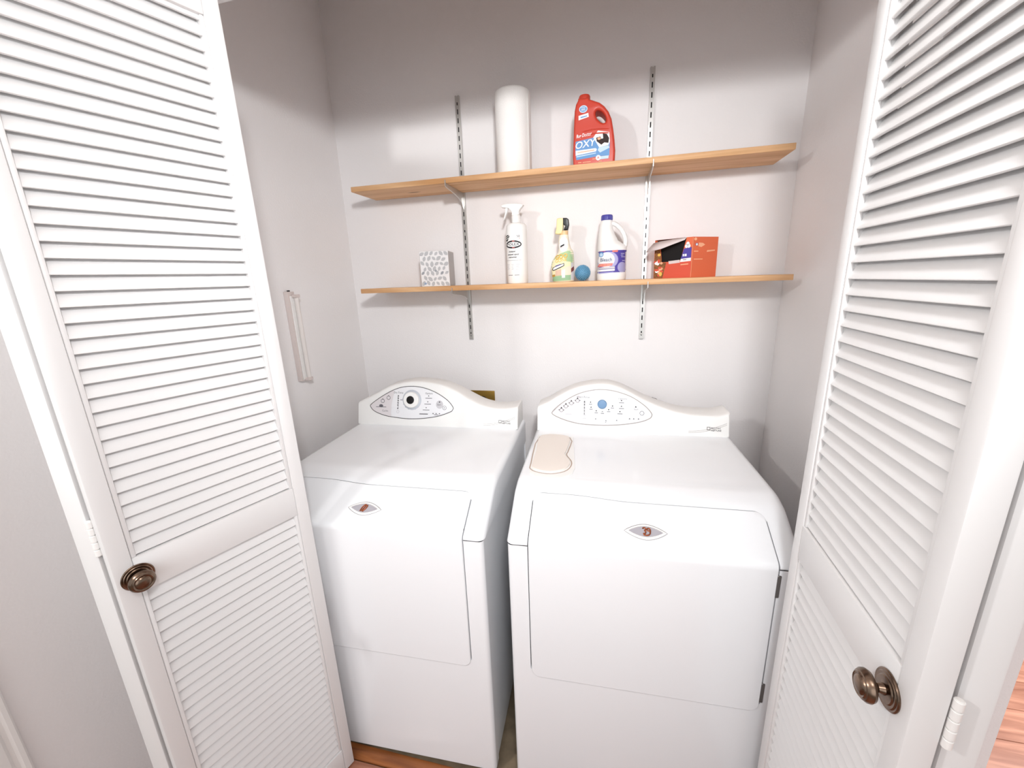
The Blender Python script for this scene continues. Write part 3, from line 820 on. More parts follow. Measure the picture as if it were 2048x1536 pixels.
# --- red carpet cleaner jug
def loc_pts(pts, cx, z0): return [(x - cx, z - z0) for x, z in pts]
jx, jz = -0.064, Z1
t = thing('cleaner_jug', 'red carpet cleaner jug with blue label on the upper shelf', 'jug', (jx, -0.115, jz))
out = [(0.0057, Z1), (0.0082, 1.8700), (0.0093, 1.9068), (0.006, 1.940), (0.0011, 1.9724), (-0.0058, 2.0059), (-0.0163, 2.0288), (-0.0306, 2.0466), (-0.0468, 2.0593), (-0.0709, 2.0693), (-0.0815, 2.0735), (-0.0825, 2.079), (-0.1195, 2.080), (-0.1205, 2.0735), (-0.1276, 2.0616), (-0.1317, 2.042), (-0.1346, 1.9869), (-0.1352, 1.9588), (-0.1375, 1.902), (-0.1352, Z1)]
hole = [(-0.0625, 2.0395), (-0.0463, 2.0359), (-0.03, 2.0195), (-0.0217, 2.0041), (-0.0255, 1.9954), (-0.0416, 1.9972), (-0.056, 2.0152)]
out = loc_pts(out, jx, jz); hole = [(-0.0425 - jx + 0.0245 * math.cos(a) * 0.62 + 0.0125 * math.sin(a) * 0.78, 2.0165 - jz - 0.0245 * math.cos(a) * 0.78 + 0.0125 * math.sin(a) * 0.62) for a in [2 * PI * k / 32 for k in range(32)]]
extrude_outline('bottle', RED, [out, hole], 0.036, 0.0085, t, 5)
cc = (-0.0999 - jx, 0)
lathe('cap', RED, [(0, 2.0785 - jz), (0.0192, 2.0785 - jz), (0.0195, 2.081 - jz), (0.0195, 2.0925 - jz), (0.0175, 2.0965 - jz), (0.012, 2.0985 - jz), (0, 2.099 - jz)], t, seg=28, off=(cc[0], 0, 0))
for z, x0, x1 in ((0.112, -0.045, 0.055), (0.099, -0.045, 0.058)): tube('rib', RED, [(x0 + (x1 - x0) * k / 8, -0.0352, z + 0.004 * math.sin(PI * k / 8)) for k in range(9)], [0.0005] + [0.0028] * 7 + [0.0005], t, 8)
pl = Print(0.0003)
X = lambda px: (-0.1375 + (px - 245) / 8.533 * 0.001705) - jx     # photo crop to shelf plane
Z = lambda py, px=500: 2.0951 - (py - 195) / 8.533 * 0.001588 - (px - 420) * 0.0000165 - jz
q = lambda *pts: [(X(a), Z(b, a)) for a, b in pts]
pl.poly(q((295, 1010), (600, 945), (640, 900), (680, 830), (870, 860), (885, 1000), (880, 1250), (700, 1260), (310, 1325), (290, 1200)), BLUEL, 1)
pl.poly(q((600, 945), (680, 830), (870, 860), (885, 1010), (860, 1080), (700, 1110), (640, 1010)), WPRINT, 2)
pl.poly(q((700, 1110), (860, 1075), (880, 1120), (720, 1200), (680, 1160)), LBLUE, 2)
pl.poly(q((760, 880), (830, 890), (870, 960), (860, 1040), (790, 1030), (740, 1070), (660, 1010), (650, 950), (720, 930), (740, 970), (770, 960)), mat('dark_brown_print', srgb(46, 26, 24), 0.7), 3)
pl.ell(X(700), Z(965, 700), 0.006, 0.004, LORANGE, 4)
pl.poly(q((298, 1165), (640, 1125), (665, 1140), (650, 1180), (298, 1250)), WPRINT, 3)
pl.rect(X(330), X(630), Z(1187), Z(1175), LORANGE, 4) if False else pl.poly(q((330, 1190), (620, 1150), (620, 1165), (330, 1205)), LORANGE, 4)
pl.poly(q((310, 1260), (650, 1200), (650, 1215), (310, 1280)), LBLUE, 3)
pl.text('OXY', X(450), Z(1060, 450), 0.031, WPRINT, 5, 0.012, 0.25, 1.05, 0.10)
pl.text('Rug Doctor', X(435), Z(905, 435), 0.0150, WPRINT, 5, 0.02, 0.3, 0.72, 0.10)
pl.ell(X(690), Z(1288, 690), 0.0085, 0.0085, WPRINT, 5); pl.text('A', X(690), Z(1288, 690), 0.011, RED, 6, 0.02)
pl.poly(q((720, 1265), (870, 1250), (865, 1300), (720, 1318)), LBLUE, 4)
for a, b, w in ((340, 1365, 60), (420, 1360, 140), (590, 1305, 60), (700, 1345, 50)): pl.rect(X(a), X(a + w), Z(b + 14, a), Z(b, a), LORANGE, 5)
pl.ell(X(425), Z(470, 425), 0.0145, 0.0115, LBLUE, 2); pl.ell(X(425), Z(470, 425), 0.0115, 0.008, BLUEL, 3); pl.poly(q((345, 580), (510, 535), (520, 600), (345, 655)), WPRINT, 3); pl.poly(q((380, 600), (490, 575), (490, 590), (380, 620)), BLUEL, 4)
for dz in (0.0035, -0.001, -0.0045): pl.rect(X(425) - 0.007, X(425) + 0.007, Z(470, 425) + dz, Z(470, 425) + dz + 0.0016, WPRINT, 4)
pl.build('label', lambda x, z, o: (x, -0.0362 - o, z), t)

# --- lofted bottles
def loft(name, m, secs, parent, n=2.0, seg=40, cap=True, sub=4):
    """secs: (z, xl, xr, half depth)"""
    S_ = []
    for i in range(len(secs) - 1):
        g = lambda k: Vector(secs[max(0, min(len(secs) - 1, k))])
        for k in range(sub):
            tt = k / sub; a, b = g(i), g(i + 1)
            p0, p3 = g(i - 1), g(i + 2)
            m1 = (b - p0) * 0.5; m2 = (p3 - a) * 0.5
            v = a.lerp(b, tt) * 1.0
            h = tt * tt * (3 - 2 * tt)
            sm = a.lerp(b, h) * 0.5 + v * 0.5
            sm[0] = v[0]; S_.append(sm)
    S_.append(Vector(secs[-1]))
    bm = bmesh.new(); prev = None
    for s in S_:
        z, xl, xr, b = s; c, a = (xl + xr) / 2, (xr - xl) / 2
        ring = []
        for k in range(seg):
            an = 2 * PI * k / seg; cx, sx = math.cos(an), math.sin(an)
            ring.append(bm.verts.new((c + a * math.copysign(abs(cx) ** (2 / n), cx), b * math.copysign(abs(sx) ** (2 / n), sx), z)))
        if prev:
            for k in range(seg): bm.faces.new([prev[k], prev[(k + 1) % seg], ring[(k + 1) % seg], ring[k]])
        elif cap: bm.faces.new(ring[::-1])
        prev = ring
    if cap: bm.faces.new(prev)
    bmesh.ops.recalc_face_normals(bm, faces=bm.faces)
    o = from_bm(name, bm, m, parent, True, 45)
    def front(x, z, off):
        for s0, s1 in zip(S_, S_[1:]):
            if s0[0] <= z <= s1[0]:
                v = s0.lerp(s1, (z - s0[0]) / max(1e-9, s1[0] - s0[0])); break
        else: v = S_[0] if z < S_[0][0] else S_[-1]
        c, a, b = (v[1] + v[2]) / 2, (v[2] - v[1]) / 2, v[3]
        tt = max(-0.985, min(0.985, (x - c) / a))
        return (c + tt * a, -b * (1 - abs(tt) ** n) ** (1 / n) - off, z)
    return o, front
CUTS = [i * 0.004 for i in range(-18, 19)]
ZCUTS = [0.004 + i * 0.008 for i in range(28)]

# --- white spray bottle
bx = -0.361
t = thing('spray_bottle', 'white trigger spray bottle with black oval logo on the lower shelf', 'spray bottle', (bx, -0.105, Z2))
secs = [(0.0, -0.039, 0.039, 0.034), (0.003, -0.0415, 0.0415, 0.036), (0.20, -0.0415, 0.0415, 0.036), (0.218, -0.040, 0.040, 0.0345), (0.226, -0.034, 0.034, 0.030), (0.230, -0.018, 0.018, 0.018), (0.232, -0.015, 0.015, 0.015)]
body, fr = loft('bottle', WHITE, secs, t, 2.0)
lathe('collar', WHITE, [(0, 0.231), (0.0165, 0.231), (0.0172, 0.234), (0.0172, 0.254), (0.0155, 0.2575), (0, 0.2575)], t, seg=28)
head = smooth_pts([(-0.054, 0.2885), (-0.054, 0.298), (-0.030, 0.3015), (0.005, 0.300), (0.031, 0.2935), (0.027, 0.286), (0.018, 0.277), (0.0135, 0.266), (0.012, 0.2575), (-0.014, 0.2575), (-0.0145, 0.265), (-0.020, 0.276), (-0.030, 0.284)], 3)
extrude_outline('spray_head', WHITE, [head], 0.0115, 0.004, t, 3)
trg = smooth_pts([(-0.041, 0.285), (-0.0305, 0.285), (-0.0335, 0.270), (-0.041, 0.253), (-0.048, 0.2415), (-0.0515, 0.2425), (-0.047, 0.255), (-0.0425, 0.270)], 3)
extrude_outline('trigger', WHITE, [trg], 0.007, 0.0025, t, 2)
pl = Print(0.00025)
zz = lambda py: 1.6959 - (py - 440) / 9.035 * 0.00192 - 1.4795
xx = lambda px, py: -0.0405 + (px - (205 + (py - 440) * 0.0294)) / 390 * 0.0845
E2 = lambda px, py: (xx(px, py), zz(py))
cx, cz = E2(368, 762)
big = [(cx + 0.032 * math.cos(2 * PI * k / 40), cz + 0.0145 * math.sin(2 * PI * k / 40)) for k in range(40)]
pl.ell(cx, cz, 0.0325, 0.0150, INK, 2, 40); pl.ell(cx, cz, 0.0290, 0.0090, WPRINT, 3, 40)
pl.text('FOLEX', cx - 0.001, cz, 0.0135, INK, 4, 0.014, 0, 1.25)
for py in (705, 818): pl.rect(cx - 0.004, cx + 0.006, zz(py) - 0.0012, zz(py) + 0.0012, PINK, 4)
a, b = E2(255, 640)
pl.ell(a, b + 0.004, 0.0085, 0.0062, INK, 2, 18, 0.3); pl.poly([(a - 0.008, b - 0.012), (a - 0.001, b - 0.013), (a + 0.009, b + 0.004), (a + 0.003, b + 0.006), (a - 0.007, b - 0.001)], INK, 2)
for k in range(2): pl.poly([(a - 0.006, b - 0.007 + k * 0.007), (a + 0.006, b - 0.001 + k * 0.007), (a + 0.006, b + 0.0012 + k * 0.007), (a - 0.006, b - 0.0048 + k * 0.007)], WPRINT, 3)
a, b = E2(460, 625); pl.text('50', a, b, 0.012, GREYINK, 2, 0.015); pl.rect(a + 0.003, a + 0.006, b - 0.009, b - 0.007, PINK, 2)
pl.build('logo', fr, t, CUTS, ZCUTS); pl = Print(0.00025)
a, b = E2(345, 885); pl.text('instant', a, b, 0.0092, INK, 2, 0.022, 0.25, 1.1)
a, b = E2(362, 936); pl.text('carpet spot', a, b, 0.0092, INK, 2, 0.022, 0.25, 1.1)
a, b = E2(355, 985); pl.text('remover', a, b, 0.0092, INK, 2, 0.022, 0.25, 1.1)
a, b = E2(375, 1040); pl.rect(a - 0.030, a + 0.030, b - 0.0004, b + 0.0004, GREYINK, 2)
for k, py in enumerate((1115, 1140, 1160, 1180, 1200)):
    a, b = E2(380, py)
    for dx, w in ((-0.024, 0.012), (-0.004, 0.010), (0.016, 0.014)): pl.rect(a + dx - w / 2 + 0.002 * (k % 2), a + dx + w / 2 - 0.002 * (k % 3), b - 0.0007, b + 0.0007, LGREY, 2)
a, b = E2(370, 1305); pl.rect(a - 0.022, a - 0.002, b - 0.0009, b + 0.0009, GREYINK, 2); pl.rect(a + 0.006, a + 0.024, b - 0.0009, b + 0.0009, GREYINK, 2)
pl.build('small_print', fr, t, CUTS, ZCUTS)

# --- yellow and green spray bottle
gx, gz = -0.180, 1.478
t = thing('spray_bottle', 'small cleaner spray bottle with green label and yellow-black head on the lower shelf', 'spray bottle', (gx, -0.105, Z2))
gs = [(1.478, -0.214, -0.139, 0.024), (1.481, -0.2185, -0.1345, 0.027), (1.505, -0.2225, -0.1338, 0.028), (1.5388, -0.2252, -0.1348, 0.028), (1.557, -0.2212, -0.1352, 0.0275), (1.570, -0.213, -0.1357, 0.027), (1.581, -0.2035, -0.1368, 0.026), (1.5925, -0.1965, -0.139, 0.0245), (1.604, -0.1942, -0.1478, 0.022), (1.622, -0.1955, -0.1535, 0.0195), (1.640, -0.1945, -0.1555, 0.018), (1.652, -0.1915, -0.1577, 0.0165)]
secs = [(z - gz, a - gx, b - gx, d) for z, a, b, d in gs]
body, fr = loft('bottle', mat('cream_plastic', srgb(246, 236, 214), 0.4), secs, t, 2.2)
col = [(1.650 - gz, -0.1905 - gx, -0.158 - gx, 0.0158), (1.6585 - gz, -0.188 - gx, -0.158 - gx, 0.0155), (1.667 - gz, -0.186 - gx, -0.158 - gx, 0.0145)]
loft('neck', TAN, col, t, 2.0)
hd = [(-0.2066, 1.6576), (-0.2035, 1.672), (-0.2015, 1.69), (-0.2008, 1.708), (-0.197, 1.7125), (-0.176, 1.7115), (-0.176, 1.690), (-0.178, 1.668), (-0.1855, 1.6565)]
extrude_outline('spray_head', YELLOW, [smooth_pts(loc_pts(hd, gx, gz), 2)], 0.0135, 0.004, t, 3)
hb = [(-0.1765, 1.690), (-0.177, 1.7128), (-0.163, 1.7120), (-0.1565, 1.7075), (-0.1545, 1.688), (-0.1590, 1.6695), (-0.1745, 1.6695), (-0.168, 1.684)]
extrude_outline('spray_head_back', BLACKP, [loc_pts(hb, gx, gz)], 0.0142, 0.003, t, 2)
pl = Print(0.00025)
GX = lambda px, py: (-0.2178 + (px - 170 - (1425 - py) * -0.030) / 10.24 * 0.00198) - gx
GX = lambda px, py=0: -0.2252 + (px - 130) / 470 * 0.0904 - gx
GZ = lambda py: 1.4785 + (1412 - py) / (1412 - 150) * (1.7095 - 1.4785) - gz
gq = lambda *p: [(GX(a), GZ(b)) for a, b in p]
pl.poly(gq((150, 1400), (600, 1385), (600, 1000), (592, 860), (560, 775), (480, 785), (330, 840), (225, 905), (160, 1000), (138, 1100), (145, 1250)), GREEN, 1)
pl.poly(gq((165, 1290), (545, 1270), (540, 1010), (450, 1000), (420, 900), (300, 890), (220, 940), (165, 1030), (150, 1150)), CREAM, 2)
pl.poly(gq((540, 1385), (600, 1385), (598, 1020), (545, 1030)), LGREY, 2)
pl.text('GOO', GX(350), GZ(898), 0.0215, GOLD, 5, 0.03, 0.1, 0.95, 0.15); pl.text('GOO', GX(352), GZ(902), 0.0215, mat('olive_print', srgb(170, 140, 70), 0.6), 4, 0.05, 0.1, 0.95, 0.15)
pl.text('GONE', GX(345), GZ(978), 0.0170, GOLD, 5, 0.02, 0.1, 0.95, 0.15)
pl.poly(gq((160, 1160), (180, 1110), (410, 1030), (415, 1085), (330, 1130), (190, 1185)), INK, 4); pl.poly(gq((178, 1150), (195, 1118), (400, 1045), (400, 1078), (325, 1112), (190, 1168)), WPRINT, 5); pl.poly(gq((235, 1080), (345, 1045), (345, 1060), (235, 1096)), PURPLE, 6)
pl.poly(gq((230, 1180), (350, 1150), (350, 1280), (230, 1290)), mat('beige_print', srgb(222, 190, 168), 0.6), 3); pl.poly(gq((350, 1150), (530, 1090), (535, 1275), (350, 1280)), mat('pale_beige_print', srgb(244, 226, 206), 0.6), 2.6)
pl.poly(gq((365, 1180), (430, 1160), (430, 1330), (365, 1330)), WPRINT, 4)
pl.poly(gq((160, 1265), (225, 1255), (225, 1300), (165, 1310)), mat('ochre_print', srgb(196, 150, 66), 0.6), 4)
pl.poly(gq((170, 1390), (540, 1375), (540, 1275), (170, 1310)), DGREEN, 2.4)
pl.poly(gq((545, 1150), (595, 1100), (598, 1180), (550, 1230)), mat('maroon_print', srgb(120, 60, 60), 0.6), 4)
for py in (870, 905, 940, 975): pl.rect(GX(540), GX(588), GZ(py + 8), GZ(py), DGREEN, 3)
pl.build('label', fr, t, CUTS, ZCUTS)
pl = Print(0.00025)
pl.ell(-0.1745 - gx, 1.617 - gz, 0.0185, 0.0275, WPRINT, 1, 30)
pl.poly([(-0.186 - gx, 1.606 - gz), (-0.171 - gx, 1.613 - gz), (-0.171 - gx, 1.619 - gz), (-0.186 - gx, 1.612 - gz)], INK, 2); pl.poly([(-0.186 - gx, 1.603 - gz), (-0.171 - gx, 1.610 - gz), (-0.171 - gx, 1.611 - gz), (-0.186 - gx, 1.604 - gz)], PINK, 2)
pl.ring([(-0.180 - gx + 0.006 * math.cos(k * PI / 8), 1.626 - gz + 0.004 * math.sin(k * PI / 8)) for k in range(16)], 0.0008, LGREY, 2)
pl.build('neck_label', fr, t, CUTS, ZCUTS)

# --- blue dryer ball
t = thing('dryer_ball', 'spiky blue rubber dryer ball beside the green-label bottle', 'ball', (-0.1035, -0.088, Z2 + 0.0315))
bm = bmesh.new(); bmesh.ops.create_uvsphere(bm, u_segments=32, v_segments=20, radius=0.0265)
from_bm('core', bm, BALLB, t, True)
bm = bmesh.new(); NB = 260
for i in range(NB):
    z = 1 - 2 * (i + 0.5) / NB; r = math.sqrt(1 - z * z); a = i * 2.399963
    d = Vector((r * math.cos(a), r * math.sin(a), z)); x = d.orthogonal().normalized(); y = d.cross(x)
    base = [bm.verts.new(d * 0.026 + 0.0021 * (math.cos(k * PI / 3) * x + math.sin(k * PI / 3) * y)) for k in range(6)]
    mid = [bm.verts.new(d * 0.0305 + 0.0011 * (math.cos(k * PI / 3) * x + math.sin(k * PI / 3) * y)) for k in range(6)]
    tip = bm.verts.new(d * 0.0315)
    for k in range(6):
        k2 = (k + 1) % 6; bm.faces.new([base[k], base[k2], mid[k2], mid[k]]); bm.faces.new([mid[k], mid[k2], tip])
o = from_bm('spikes', bm, BALLB, t, True); o['kind'] = 'stuff'

# --- bleach bottle
cx0, cz0 = 0.0075, 1.4800
t = thing('bleach_bottle', 'white bleach bottle with blue cap, handle and violet label on the lower shelf', 'bottle', (cx0, -0.100, Z2))
bs = [(1.480, -0.0455, 0.058, 0.049), (1.4835, -0.0478, 0.0605, 0.0515), (1.502, -0.0482, 0.0612, 0.052), (1.507, -0.0468, 0.0598, 0.0505), (1.583, -0.0450, 0.0598, 0.050), (1.588, -0.0462, 0.0614, 0.051), (1.598, -0.0463, 0.0606, 0.050), (1.607, -0.0463, 0.054, 0.047), (1.615, -0.0462, 0.040, 0.043), (1.625, -0.046, 0.027, 0.039), (1.650, -0.044, 0.0145, 0.031), (1.672, -0.0415, 0.0065, 0.0255), (1.686, -0.039, 0.0060, 0.0222), (1.694, -0.0365, 0.0060, 0.0205), (1.698, -0.033, 0.0035, 0.018), (1.702, -0.033, 0.0035, 0.018)]
secs = [(z - cz0, a - cx0, b - cx0, d) for z, a, b, d in bs]
body, fr = loft('bottle', WHITE, secs, t, 2.2)
hp = smooth_pts([(0.000, 1.6835), (0.012, 1.6840), (0.026, 1.675), (0.040, 1.660), (0.051, 1.640), (0.056, 1.618), (0.054, 1.601)], 5, closed=False)
tube('handle', WHITE, [(a - cx0, 0, b - cz0) for a, b in hp], 0.0085, t, 14, 1.25)
bm = bmesh.new(); cxx = -0.0145 - cx0
add_lathe(bm, [(0, 1.697 - cz0), (0.0208, 1.697 - cz0), (0.0212, 1.699 - cz0), (0.0205, 1.713 - cz0), (0.019, 1.7155 - cz0), (0, 1.7155 - cz0)], 'z', 32, (cxx, 0, 0))
for k in range(32):
    a = 2 * PI * k / 32; add_tube(bm, [(cxx + 0.0209 * math.cos(a), 0.0209 * math.sin(a), 1.699 - cz0), (cxx + 0.0203 * math.cos(a), 0.0203 * math.sin(a), 1.7125 - cz0)], 0.0008, 5)
bmesh.ops.recalc_face_normals(bm, faces=bm.faces)
from_bm('cap', bm, NAVY, t, True, 40)
pl = Print(0.00025)
BX = lambda px: -0.0442 + (px - 160) / 9.6 * 0.001845 - cx0
BZ = lambda py: 1.4821 + (1380 - py) / 9.6 * 0.001842 - cz0
bq = lambda *p: [(BX(a), BZ(b)) for a, b in p]
pl.poly(bq((100, 1252), (750, 1240), (750, 832), (100, 838)), PURPLE, 1)
pl.ell(BX(350), BZ(1010), 0.0375, 0.0305, LILAC, 2, 40); pl.ell(BX(320), BZ(1005), 0.0305, 0.0265, WPRINT, 3, 40)
pl.poly(bq((120, 855), (300, 850), (300, 838), (120, 842)), PINK, 2); pl.poly(bq((430, 868), (530, 870), (540, 830), (430, 832)), PINK, 4)
pl.ell(BX(222), BZ(900), 0.0085, 0.0095, BLUEL, 4); pl.ell(BX(222), BZ(905), 0.006, 0.006, LBLUE, 5)
pl.text('Bleach', BX(318), BZ(1005), 0.0178, mat('slate_ink', srgb(62, 84, 120), 0.6), 5, 0.012, 0.0, 0.95)
pl.poly(bq((150, 1135), (430, 1120), (450, 1070), (180, 1075)), PINK, 4); pl.text('Bleach', BX(310), BZ(1098), 0.008, WPRINT, 5) if False else None
for a, w in ((190, 60), (265, 50), (330, 70)): pl.rect(BX(a), BX(a + w), BZ(1105), BZ(1092), LORANGE, 5)
pl.poly(bq((120, 1175), (485, 1170), (485, 1135), (120, 1145)), LGREY, 5); pl.poly(bq((120, 1225), (485, 1212), (485, 1178), (120, 1185)), WPRINT, 5); pl.poly(bq((180, 1262), (460, 1252), (460, 1232), (180, 1240)), LILAC, 5)
for a, b, w in ((590, 890, 70), (590, 920, 50), (600, 950, 80), (620, 1020, 60)): pl.rect(BX(a), BX(a + w), BZ(b + 16), BZ(b), LILAC, 3)
pl.ell(BX(620), BZ(1150), 0.0165, 0.0185, LILAC, 3)
pl.build('label', fr, t, CUTS, ZCUTS)

# --- orange carton with torn flap (corner towards the viewer)
t = thing('food_carton', 'orange food carton with torn open flap on the lower shelf', 'box', (0.2790, -0.165, Z2))
HB = 0.1375
dr = Vector((0.83, 0.557)); dl = Vector((-0.835, 0.55)); Lr, Ll = 0.1165, 0.140
def face_map(d): return lambda s, z, o: (d.x * s + o * (-d.y if d.x < 0 else d.y) * 1.0, d.y * s - o * abs(d.x), z)
def face_l(s, z, o=0.0): return (dl.x * s - dl.y * 0 - o * 0.55, dl.y * s - o * 0.835, z)
def face_r(s, z, o=0.0): return (dr.x * s + o * 0.557, dr.y * s - o * 0.83, z)
PB = Vector((dr.x * Lr + dl.x * Ll, dr.y * Lr + dl.y * Ll))
bm = bmesh.new()
V = lambda p: bm.verts.new(p)
# right face, back faces, bottom, top (partly)
bm.faces.new([V(face_r(0, 0)), V(face_r(Lr, 0)), V(face_r(Lr, HB)), V(face_r(0, HB))])
bm.faces.new([V(face_r(Lr, 0)), V((PB.x, PB.y, 0)), V((PB.x, PB.y, HB)), V(face_r(Lr, HB))])
bm.faces.new([V(face_l(Ll, 0)), V((PB.x, PB.y, 0)), V((PB.x, PB.y, HB)), V(face_l(Ll, HB))])
bm.faces.new([V(face_r(0, 0)), V(face_r(Lr, 0)), V((PB.x, PB.y, 0)), V(face_l(Ll, 0))])
bm.faces.new([V(face_r(0, HB)), V(face_r(Lr, HB)), V((PB.x, PB.y, HB)), V(face_l(Ll, HB))])
# left face around the torn opening
hole = [(0.045, 0.061), (0.021, 0.134), (0.1, 0.112), (0.112, 0.1), (0.097, 0.064), (0.047, 0.06)]
def lf_(*pts): bm.faces.new([V(face_l(s, z)) for s, z in pts])
lf_((0, 0), (Ll, 0), (Ll, 0.058), (0, 0.058)); lf_((0, 0.058), (0.040, 0.058), (0.024, 0.128), (0, 0.128)); lf_((0, 0.128), (0.024, 0.128), (0.022, HB), (0, HB))
lf_((0.110, 0.058), (Ll, 0.058), (Ll, 0.108), (0.116, 0.104))
bmesh.ops.remove_doubles(bm, verts=bm.verts, dist=1e-5); bmesh.ops.recalc_face_normals(bm, faces=bm.faces)
from_bm('carton', bm, ORANGE, t)
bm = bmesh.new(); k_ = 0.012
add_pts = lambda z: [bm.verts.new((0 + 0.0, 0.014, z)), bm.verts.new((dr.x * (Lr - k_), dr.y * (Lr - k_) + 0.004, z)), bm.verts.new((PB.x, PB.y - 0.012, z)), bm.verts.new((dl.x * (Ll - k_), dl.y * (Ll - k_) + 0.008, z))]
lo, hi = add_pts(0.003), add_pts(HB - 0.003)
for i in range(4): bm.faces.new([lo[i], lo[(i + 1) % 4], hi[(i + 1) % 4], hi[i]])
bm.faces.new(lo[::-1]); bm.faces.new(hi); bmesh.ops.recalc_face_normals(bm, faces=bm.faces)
from_bm('inside_shade', bm, BOXIN, t)  # near-black inner box imitates the shaded inside of the carton
fp = [[(0.022, HB, 0.0), (0.07, HB - 0.002, 0.004), (0.118, HB - 0.006, 0.008), (0.142, HB - 0.010, 0.008)],
      [(0.024, HB - 0.004, 0.003), (0.066, HB - 0.012, 0.016), (0.106, HB - 0.021, 0.026), (0.152, HB - 0.030, 0.026)],
      [(0.026, HB - 0.008, 0.005), (0.062, HB - 0.021, 0.022), (0.098, HB - 0.034, 0.036), (0.160, HB - 0.042, 0.030)]]
bm = bmesh.new(); grid = [[V(face_l(s, z, o)) for s, z, o in r] for r in fp]
for i in range(2):
    for j in range(3): bm.faces.new([grid[i][j], grid[i][j + 1], grid[i + 1][j + 1], grid[i + 1][j]])
bmesh.ops.recalc_face_normals(bm, faces=bm.faces)
fo = from_bm('torn_flap', bm, FLAPW, t, True)
sm = fo.modifiers.new('s', 'SOLIDIFY'); sm.thickness = 0.001
pl = Print(0.0003)
pl.poly([(0.001, 0.001), (0.104, 0.001), (0.092, 0.056), (0.001, 0.066)], ORANGED, 1)
pl.poly([(0.104, 0.001), (0.139, 0.001), (0.139, 0.105), (0.118, 0.103), (0.110, 0.057), (0.092, 0.056)], BROWNP, 1)
for k in range(16): pl.ell(0.108 + random.random() * 0.028, 0.006 + random.random() * 0.085, 0.005 + random.random() * 0.004, 0.004 + random.random() * 0.005, random.choice([LORANGE, GOLD, WPRINT, ORANGED]), 2 + k * 0.05, 8)
pl.poly([(0.003, 0.066), (0.040, 0.064), (0.036, 0.084), (0.003, 0.086)], NAVY, 2) if False else None
pl.poly([(0.002, 0.068), (0.0385, 0.0655), (0.029, 0.100), (0.002, 0.104)], PURPLE, 2); pl.poly([(0.002, 0.057), (0.0405, 0.055), (0.0385, 0.0655), (0.002, 0.068)], WPRINT, 2)
pl.text("LY'S", 0.024, 0.0765, 0.013, WPRINT, 3, 0.03) if False else None
for s_, z_ in ((0.016, 0.116), (0.020, 0.108), (0.012, 0.108)): pl.ell(s_, z_, 0.006, 0.0065, WPRINT, 3, 10)
for s_, w in ((0.018, 0.007), (0.027, 0.005)): pl.rect(s_, s_ + w, 0.074, 0.082, WPRINT, 3)
pl.rect(0.018, 0.030, 0.061, 0.0632, GREYINK, 3)
pl.poly([(0.010, 0.0455), (0.038, 0.044), (0.038, 0.0475), (0.010, 0.049)], LORANGE, 2)
pl.poly([(0.041, 0.053), (0.082, 0.050), (0.084, 0.0605), (0.042, 0.063)], FLAPW, 2)
pl.build('side_print', lambda s, z, o: face_l(s, z, o), t)
pl = Print(0.0003)
pl.ell(0.012, 0.130, 0.0065, 0.005, LORANGE, 1); pl.ell(0.019, 0.1125, 0.006, 0.005, NAVY, 1); pl.ell(0.019, 0.112, 0.004, 0.004, WPRINT, 2); pl.poly([(0.026, 0.106), (0.040, 0.103), (0.057, 0.111), (0.046, 0.117), (0.028, 0.118)], LORANGE, 1)
pl.rect(0.008, 0.028, 0.0875, 0.0910, LORANGE, 1); pl.poly([(0.066, 0.086), (0.104, 0.090), (0.104, 0.094), (0.068, 0.0925)], LORANGE, 1); pl.rect(0.010, 0.050, 0.0610, 0.0640, LORANGE, 1)
pl.rect(0.0005, 0.0022, 0.001, HB - 0.001, LORANGE, 1)
pl.build('end_print', lambda s, z, o: face_r(s, z, o), t)

# --- tissue box
t = thing('tissue_box', 'grey and white leaf-patterned tissue cube on the lower shelf', 'tissue box', (-0.7065, -0.112, Z2), math.radians(10))
bw, bh = 0.0595, 0.1400
bm = bmesh.new(); add_box(bm, -bw, bw, -bw * 0.6, bw * 1.3, 0, bh, 0.0012, 1); from_bm('carton', bm, mat('tissue_carton', srgb(238, 236, 236), 0.8), t)
pl = Print(0.00025); rnd = random.Random(5); placed = []
def leafprint(cx, cz, L, rot, m):
    pts = []
    for k in range(13):
        s_ = k / 12; pts.append((L * (s_ - 0.5), 0.30 * L * math.sin(PI * s_) ** 0.8))
    for k in range(11, 0, -1):
        s_ = k / 12; pts.append((L * (s_ - 0.5), -0.30 * L * math.sin(PI * s_) ** 0.8))
    c, q_ = math.cos(rot), math.sin(rot)
    pts = [(cx + c * a - q_ * b, cz + q_ * a + c * b) for a, b in pts]
    pts = [(max(-bw + 0.0015, min(bw - 0.0015, a)), max(0.0015, min(bh - 0.0015, b))) for a, b in pts]
    pl.poly(pts, m, 1 + len(placed) * 0.004)
for row in range(7):
    for c_ in range(6):
        cx_ = -bw + 0.010 + c_ * 0.0198 + (0.009 if row % 2 else 0); cz_ = 0.012 + row * 0.0195 + rnd.uniform(-0.003, 0.003)
        if cx_ > bw - 0.004: continue
        placed.append(1)
        leafprint(cx_, cz_, rnd.uniform(0.017, 0.025), rnd.choice([0.9, 2.2, 0.6, 2.5, 1.3]) + rnd.uniform(-0.25, 0.25), LEAFD if rnd.random() < 0.16 else LEAF)
pl.ell(0.004, 0.062, 0.0048, 0.0048, LEAFD, 3); pl.ell(-0.043, 0.012, 0.0055, 0.0045, mat('steel_blue_print', srgb(150, 168, 192), 0.7), 3)
pl.build('leaf_print', lambda x, z, o: (x, -bw * 0.6 - 0.0001 - o, z), t)
pl = Print(0.0003)
pl.rect(-bw * 0.58, bw * 1.28, 0.002, bh - 0.002, mat('grey_side_print', srgb(196, 196, 198), 0.75), 1)
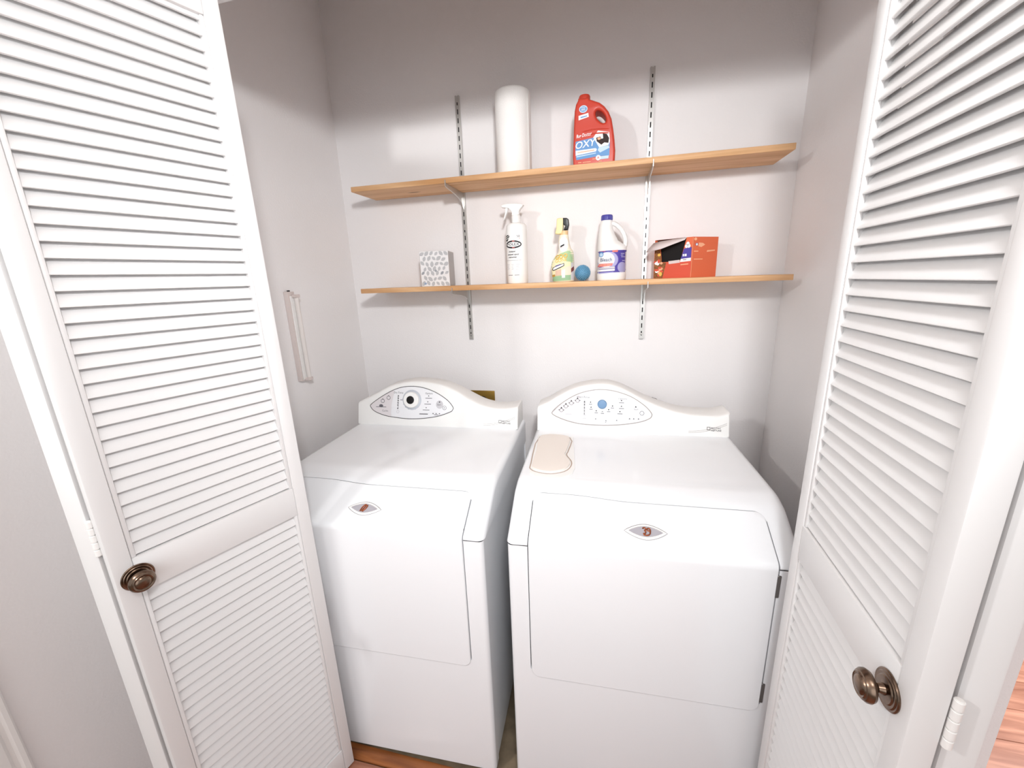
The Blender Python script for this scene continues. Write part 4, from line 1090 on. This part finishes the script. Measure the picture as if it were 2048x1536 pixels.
for k in range(60): pl.ell(rnd.uniform(-bw * 0.55, bw * 1.24), rnd.uniform(0.005, bh - 0.005), 0.0018, 0.0018, LEAF, 1.2 + k * 0.002, 6)
pl.build('side_print', lambda x, z, o: (bw + 0.0001 + o, x, z), t)
bm = bmesh.new(); add_tube(bm, [(0.03 * math.cos(a) , 0.02 + 0.016 * math.sin(a), bh) for a in [2 * PI * k / 24 for k in range(25)]], 0.0008, 5); from_bm('opening_rim', bm, LEAFD, t)

# ================================================================== WALL FITTINGS
t = thing('outlet', 'brass outlet plate on the back wall between the two machines', 'outlet', (-0.571, 0, 0.937))
bm = bmesh.new(); add_box(bm, -0.060, 0.060, -0.006, 0, -0.06, 0.046, 0.003, 2); from_bm('plate', bm, BRASS, t, True)
lathe('receptacle', BLACKP, [(0, -0.0055), (0.028, -0.0055), (0.027, -0.010), (0.021, -0.012), (0, -0.012)], t, 'y', 32, (0, 0, -0.008))
lathe('receptacle_face', WHITE, [(0, -0.0118), (0.014, -0.0118), (0.013, -0.0135), (0, -0.0138)], t, 'y', 24, (0, 0, -0.010))
t = thing('water_valve', 'small grey water valve on the back wall behind the washing machine', 'valve', (0.19, 0, 0.965))
lathe('body', GREYM, [(0, 0), (0.009, 0), (0.009, -0.035), (0.006, -0.038), (0, -0.038)], t, 'y', 16)
bm = bmesh.new(); add_tube(bm, [(-0.018, -0.032, 0.012), (0.0, -0.034, 0.013), (0.012, -0.034, 0.010), (0.018, -0.034, 0.004)], 0.0032, 8); from_bm('handle', bm, GREYM, t, True)
lathe('stem', GREYM, [(0, 0), (0.004, 0), (0.004, 0.013), (0, 0.013)], t, 'z', 10, (0, -0.033, 0))
# slim tube light on the left wall
t = thing('tube_light', 'slim switched-off tube light fixed upright on the left closet wall', 'light fixture', (XL, -0.428, 1.125))
Lh = 0.340
box('housing', LAMPB, 0.0, 0.018, -0.024, 0.012, 0, Lh + 0.004, t, 0.002, 2)
box('reflector', TRIM, 0.018, 0.0215, -0.016, 0.010, 0.006, Lh - 0.012, t, 0.0012, 1)
lathe('tube', TUBEW, [(0, 0.012), (0.0076, 0.012), (0.008, 0.015), (0.008, Lh - 0.022), (0.0076, Lh - 0.019), (0, Lh - 0.019)], t, 'z', 20, (0.0305, 0.004, 0))
for z in (0.001, Lh - 0.019): box('end_cap', LAMPB, 0.018, 0.041, -0.007, 0.014, z, z + 0.012, t, 0.0015, 1)
box('switch', BLACKP, 0.006, 0.015, -0.012, -0.004, Lh + 0.004, Lh + 0.009, t, 0.001, 1)
box('tube_pin', BLACKP, 0.027, 0.034, 0.001, 0.009, 0.0125, 0.016, t)
for o in list(bpy.data.objects):
    if o.type == 'MESH' and not o.data.users: pass
